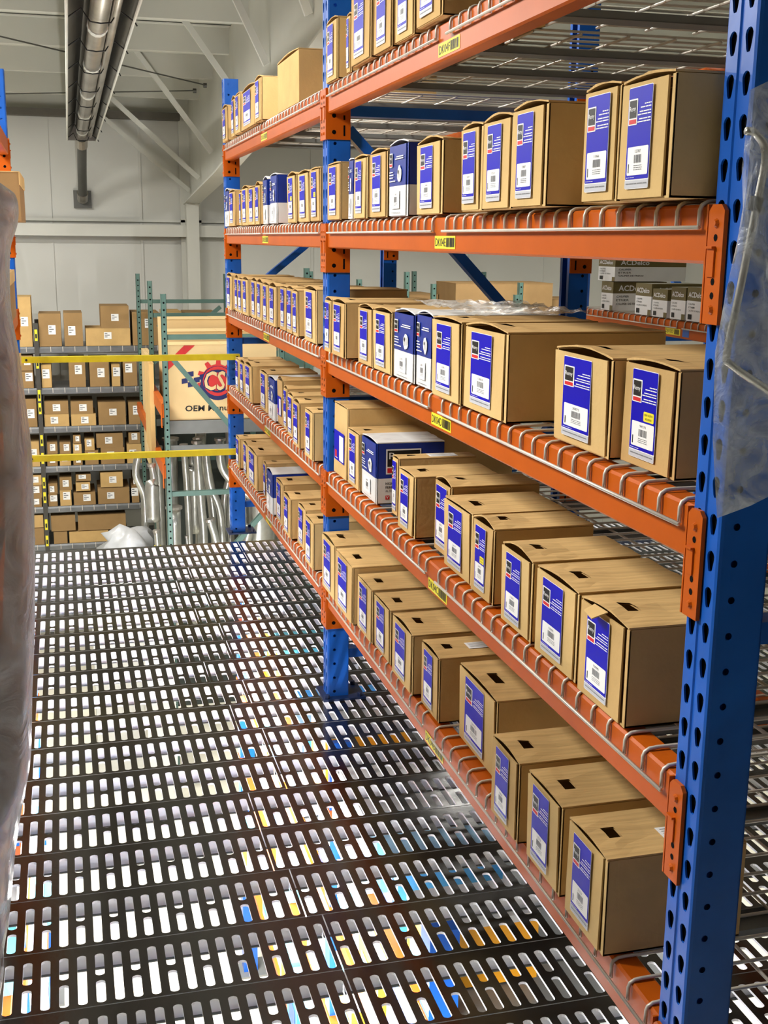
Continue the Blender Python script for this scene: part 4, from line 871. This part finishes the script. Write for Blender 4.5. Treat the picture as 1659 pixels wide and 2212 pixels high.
def caliper(x, yl, yr, z, H, D, label, seed, deep=False):
    t = thing('caliper_carton', label, 'carton', (x, (yl + yr) / 2, z), 0, 'caliper cartons'); hw = (yl - yr) / 2 - .002; m = MB(); zb = H * .60
    m.box(0, D, -hw, hw, 0, zb, 0); m.box(0, D, -hw, hw, zb, H, 1); m.box(-.0012, 0, -hw, -hw + .03, 0, H * .18, 1); m.build('box_body', [M_WHITECARD, M_OLIVE], t)
    m = MB(); a = -.0016
    m.text('ACDelco', (a, hw * .85, H * .70), (0, -1, 0), (0, 0, 1), H * .16, 0, width=hw * 1.6)
    for q, s_ in ((.48, 'CALIPER'), (.38, 'ETRIER'), (.28, 'CALIPER DE FRENO')): m.text(s_, (a, hw * .8, H * q), (0, -1, 0), (0, 0, 1), H * .05, 1, width=hw * (1.3 if len(s_) > 8 else .7))
    m.poly([(a, hw * .8, H * .05), (a, hw * .4, H * .05), (a, hw * .4, H * .2), (a, hw * .8, H * .2)], 1)
    yy = -hw - .0012; d = 1
    m.text('ACDelco', (.03, yy, H * .68), (1, 0, 0), (0, 0, 1), H * .20, 0, width=min(.16, D * .7))
    for q, s_ in ((.46, 'CALIPER'), (.33, 'ETRIER'), (.20, 'CALIPER DE FRENO')): m.text(s_, (.02, yy, H * q), (1, 0, 0), (0, 0, 1), H * .07, 1, width=min(.14, D * .6) * (1 if len(s_) > 8 else .5))
    m.build('print', [M_WHITECARD, M_INK], t)['kind'] = 'stuff'; return t
zt = 1.134 + .0847
for (yl, yr, H, D, lb) in ((5.81, 5.67, .145, .30, 'ACDelco caliper carton at the far end of the lower row'), (5.42, 5.25, .15, .28, 'ACDelco caliper carton second in the lower row, left of a darker one'), (5.24, 5.09, .13, .28, 'shorter ACDelco caliper carton in the middle of the row'),
                           (5.06, 4.92, .145, .28, 'ACDelco caliper carton right of the short one'), (4.91, 4.74, .15, .28, 'ACDelco caliper carton nearest the orange connector'), (4.70, 4.52, .15, .28, 'ACDelco caliper carton hidden mostly by the near post')):
    caliper(XA, yl, yr, zt, H, D, lb, yl)
caliper(XA, 5.86, 5.66, zt + .148, .12, .40, 'ACDelco caliper carton lying on top of the row, highest', 9)
caliper(XA, 5.15, 4.7, .73 + .0847, .19, .3, 'ACDelco carton on the beam below, partly hidden by cartons', 3)

# ------------------------------------------------------------------ lower level seen through the deck slots
LM = [M_WHITECARD, mat('sky_blue_bin', (70, 160, 235), .4), mat('cobalt_bin', (30, 80, 190), .4), M_WHITECARD, mat('amber_bin', (245, 170, 40), .4), mat('aqua_bin', (120, 225, 245), .4), M_WHITECARD, mat('pale_blue_bin', (170, 215, 245), .4)]
LMN = ['white', 'sky blue', 'cobalt blue', 'white', 'amber', 'aqua', 'white', 'pale blue']
rr = random.Random(21)
for side, X in ((1, .825), (-1, XL)):
    for k, z in enumerate((-.42, -.80, -1.25, -1.8)):
        bt = thing('lower_beam', '%s beam of the lower level on the %s, %s down' % ('orange', 'right' if side > 0 else 'left', ORD[k]), 'beam', (X, 2.6, z)); g = MB(); g.box(min(0, side * .045), max(0, side * .045), 0, 3.6, -.077, 0); g.build('beam_bar', M_ORANGE, bt)
        g = MB(); g.box(min(side * .05, side * .85), max(side * .05, side * .85), 0, 3.6, -.012, -.004); g.build('shelf_panel', M_CHAN, bt)
        y = 2.7; i = 0
        while y < 5.8:
            wd = rr.uniform(.16, .34); c = rr.choice((0, 1, 2, 3, 5, 6, 7, 0, 1, 5, 7, 4)); 
            if rr.random() < .88:
                H = rr.uniform(.16, .30); b = thing('storage_box', '%s storage box below the slots, %s lower rack, shelf %s down, %s along' % (LMN[c], 'right' if side > 0 else 'left', ORD[k], ORD[i]), 'box', (X + side * rr.uniform(-.03, .04), y + wd / 2, z + .001), 0, 'storage boxes on the lower level')
                g = MB(); hw = wd / 2 - .004; xa, xb = (0, .32) if side > 0 else (-.32, 0); g.box(xa, xb, -hw, hw, 0, H); g.build('box_body', LM[c], b)
                g = MB(); g.box(xa - .003, xb + .003, -hw - .002, hw + .002, H - .02, H + .002); g.build('lid', LM[(0, 7, 1, 5, 6, 3, 1, 0)[c]], b)
                g = MB(); f = -.002 if side > 0 else .002; g.poly([(f, -hw * .6, H * .2), (f, hw * .6, H * .2), (f, hw * .6, H * .7), (f, -hw * .6, H * .7)]); g.build('sticker', LM[(c + 1) % 8], b)
            y += wd + rr.uniform(.01, .08); i += 1
for X in (.87, XL - .045):
    for y in (Y3 + 1.2, Y2 + .03, Y1 - .1):
        t = thing('steel_column', 'blue column carrying the mezzanine, %s, %s from the camera' % ('right side' if X > 0 else 'left side', ['first', 'second', 'third', 'fourth'][[Y3 + 1.2, Y2 + .03, Y1 - .1].index(y)]), 'column', (X, y, GZ)); g = MB(); g.box(-.04, .04, -.04, .04, .01, -.165 - GZ); g.build('shaft', M_BLUE, t); g = MB(); g.box(-.09, .09, -.09, .09, 0, .012); g.build('base_plate', M_CHAN, t)
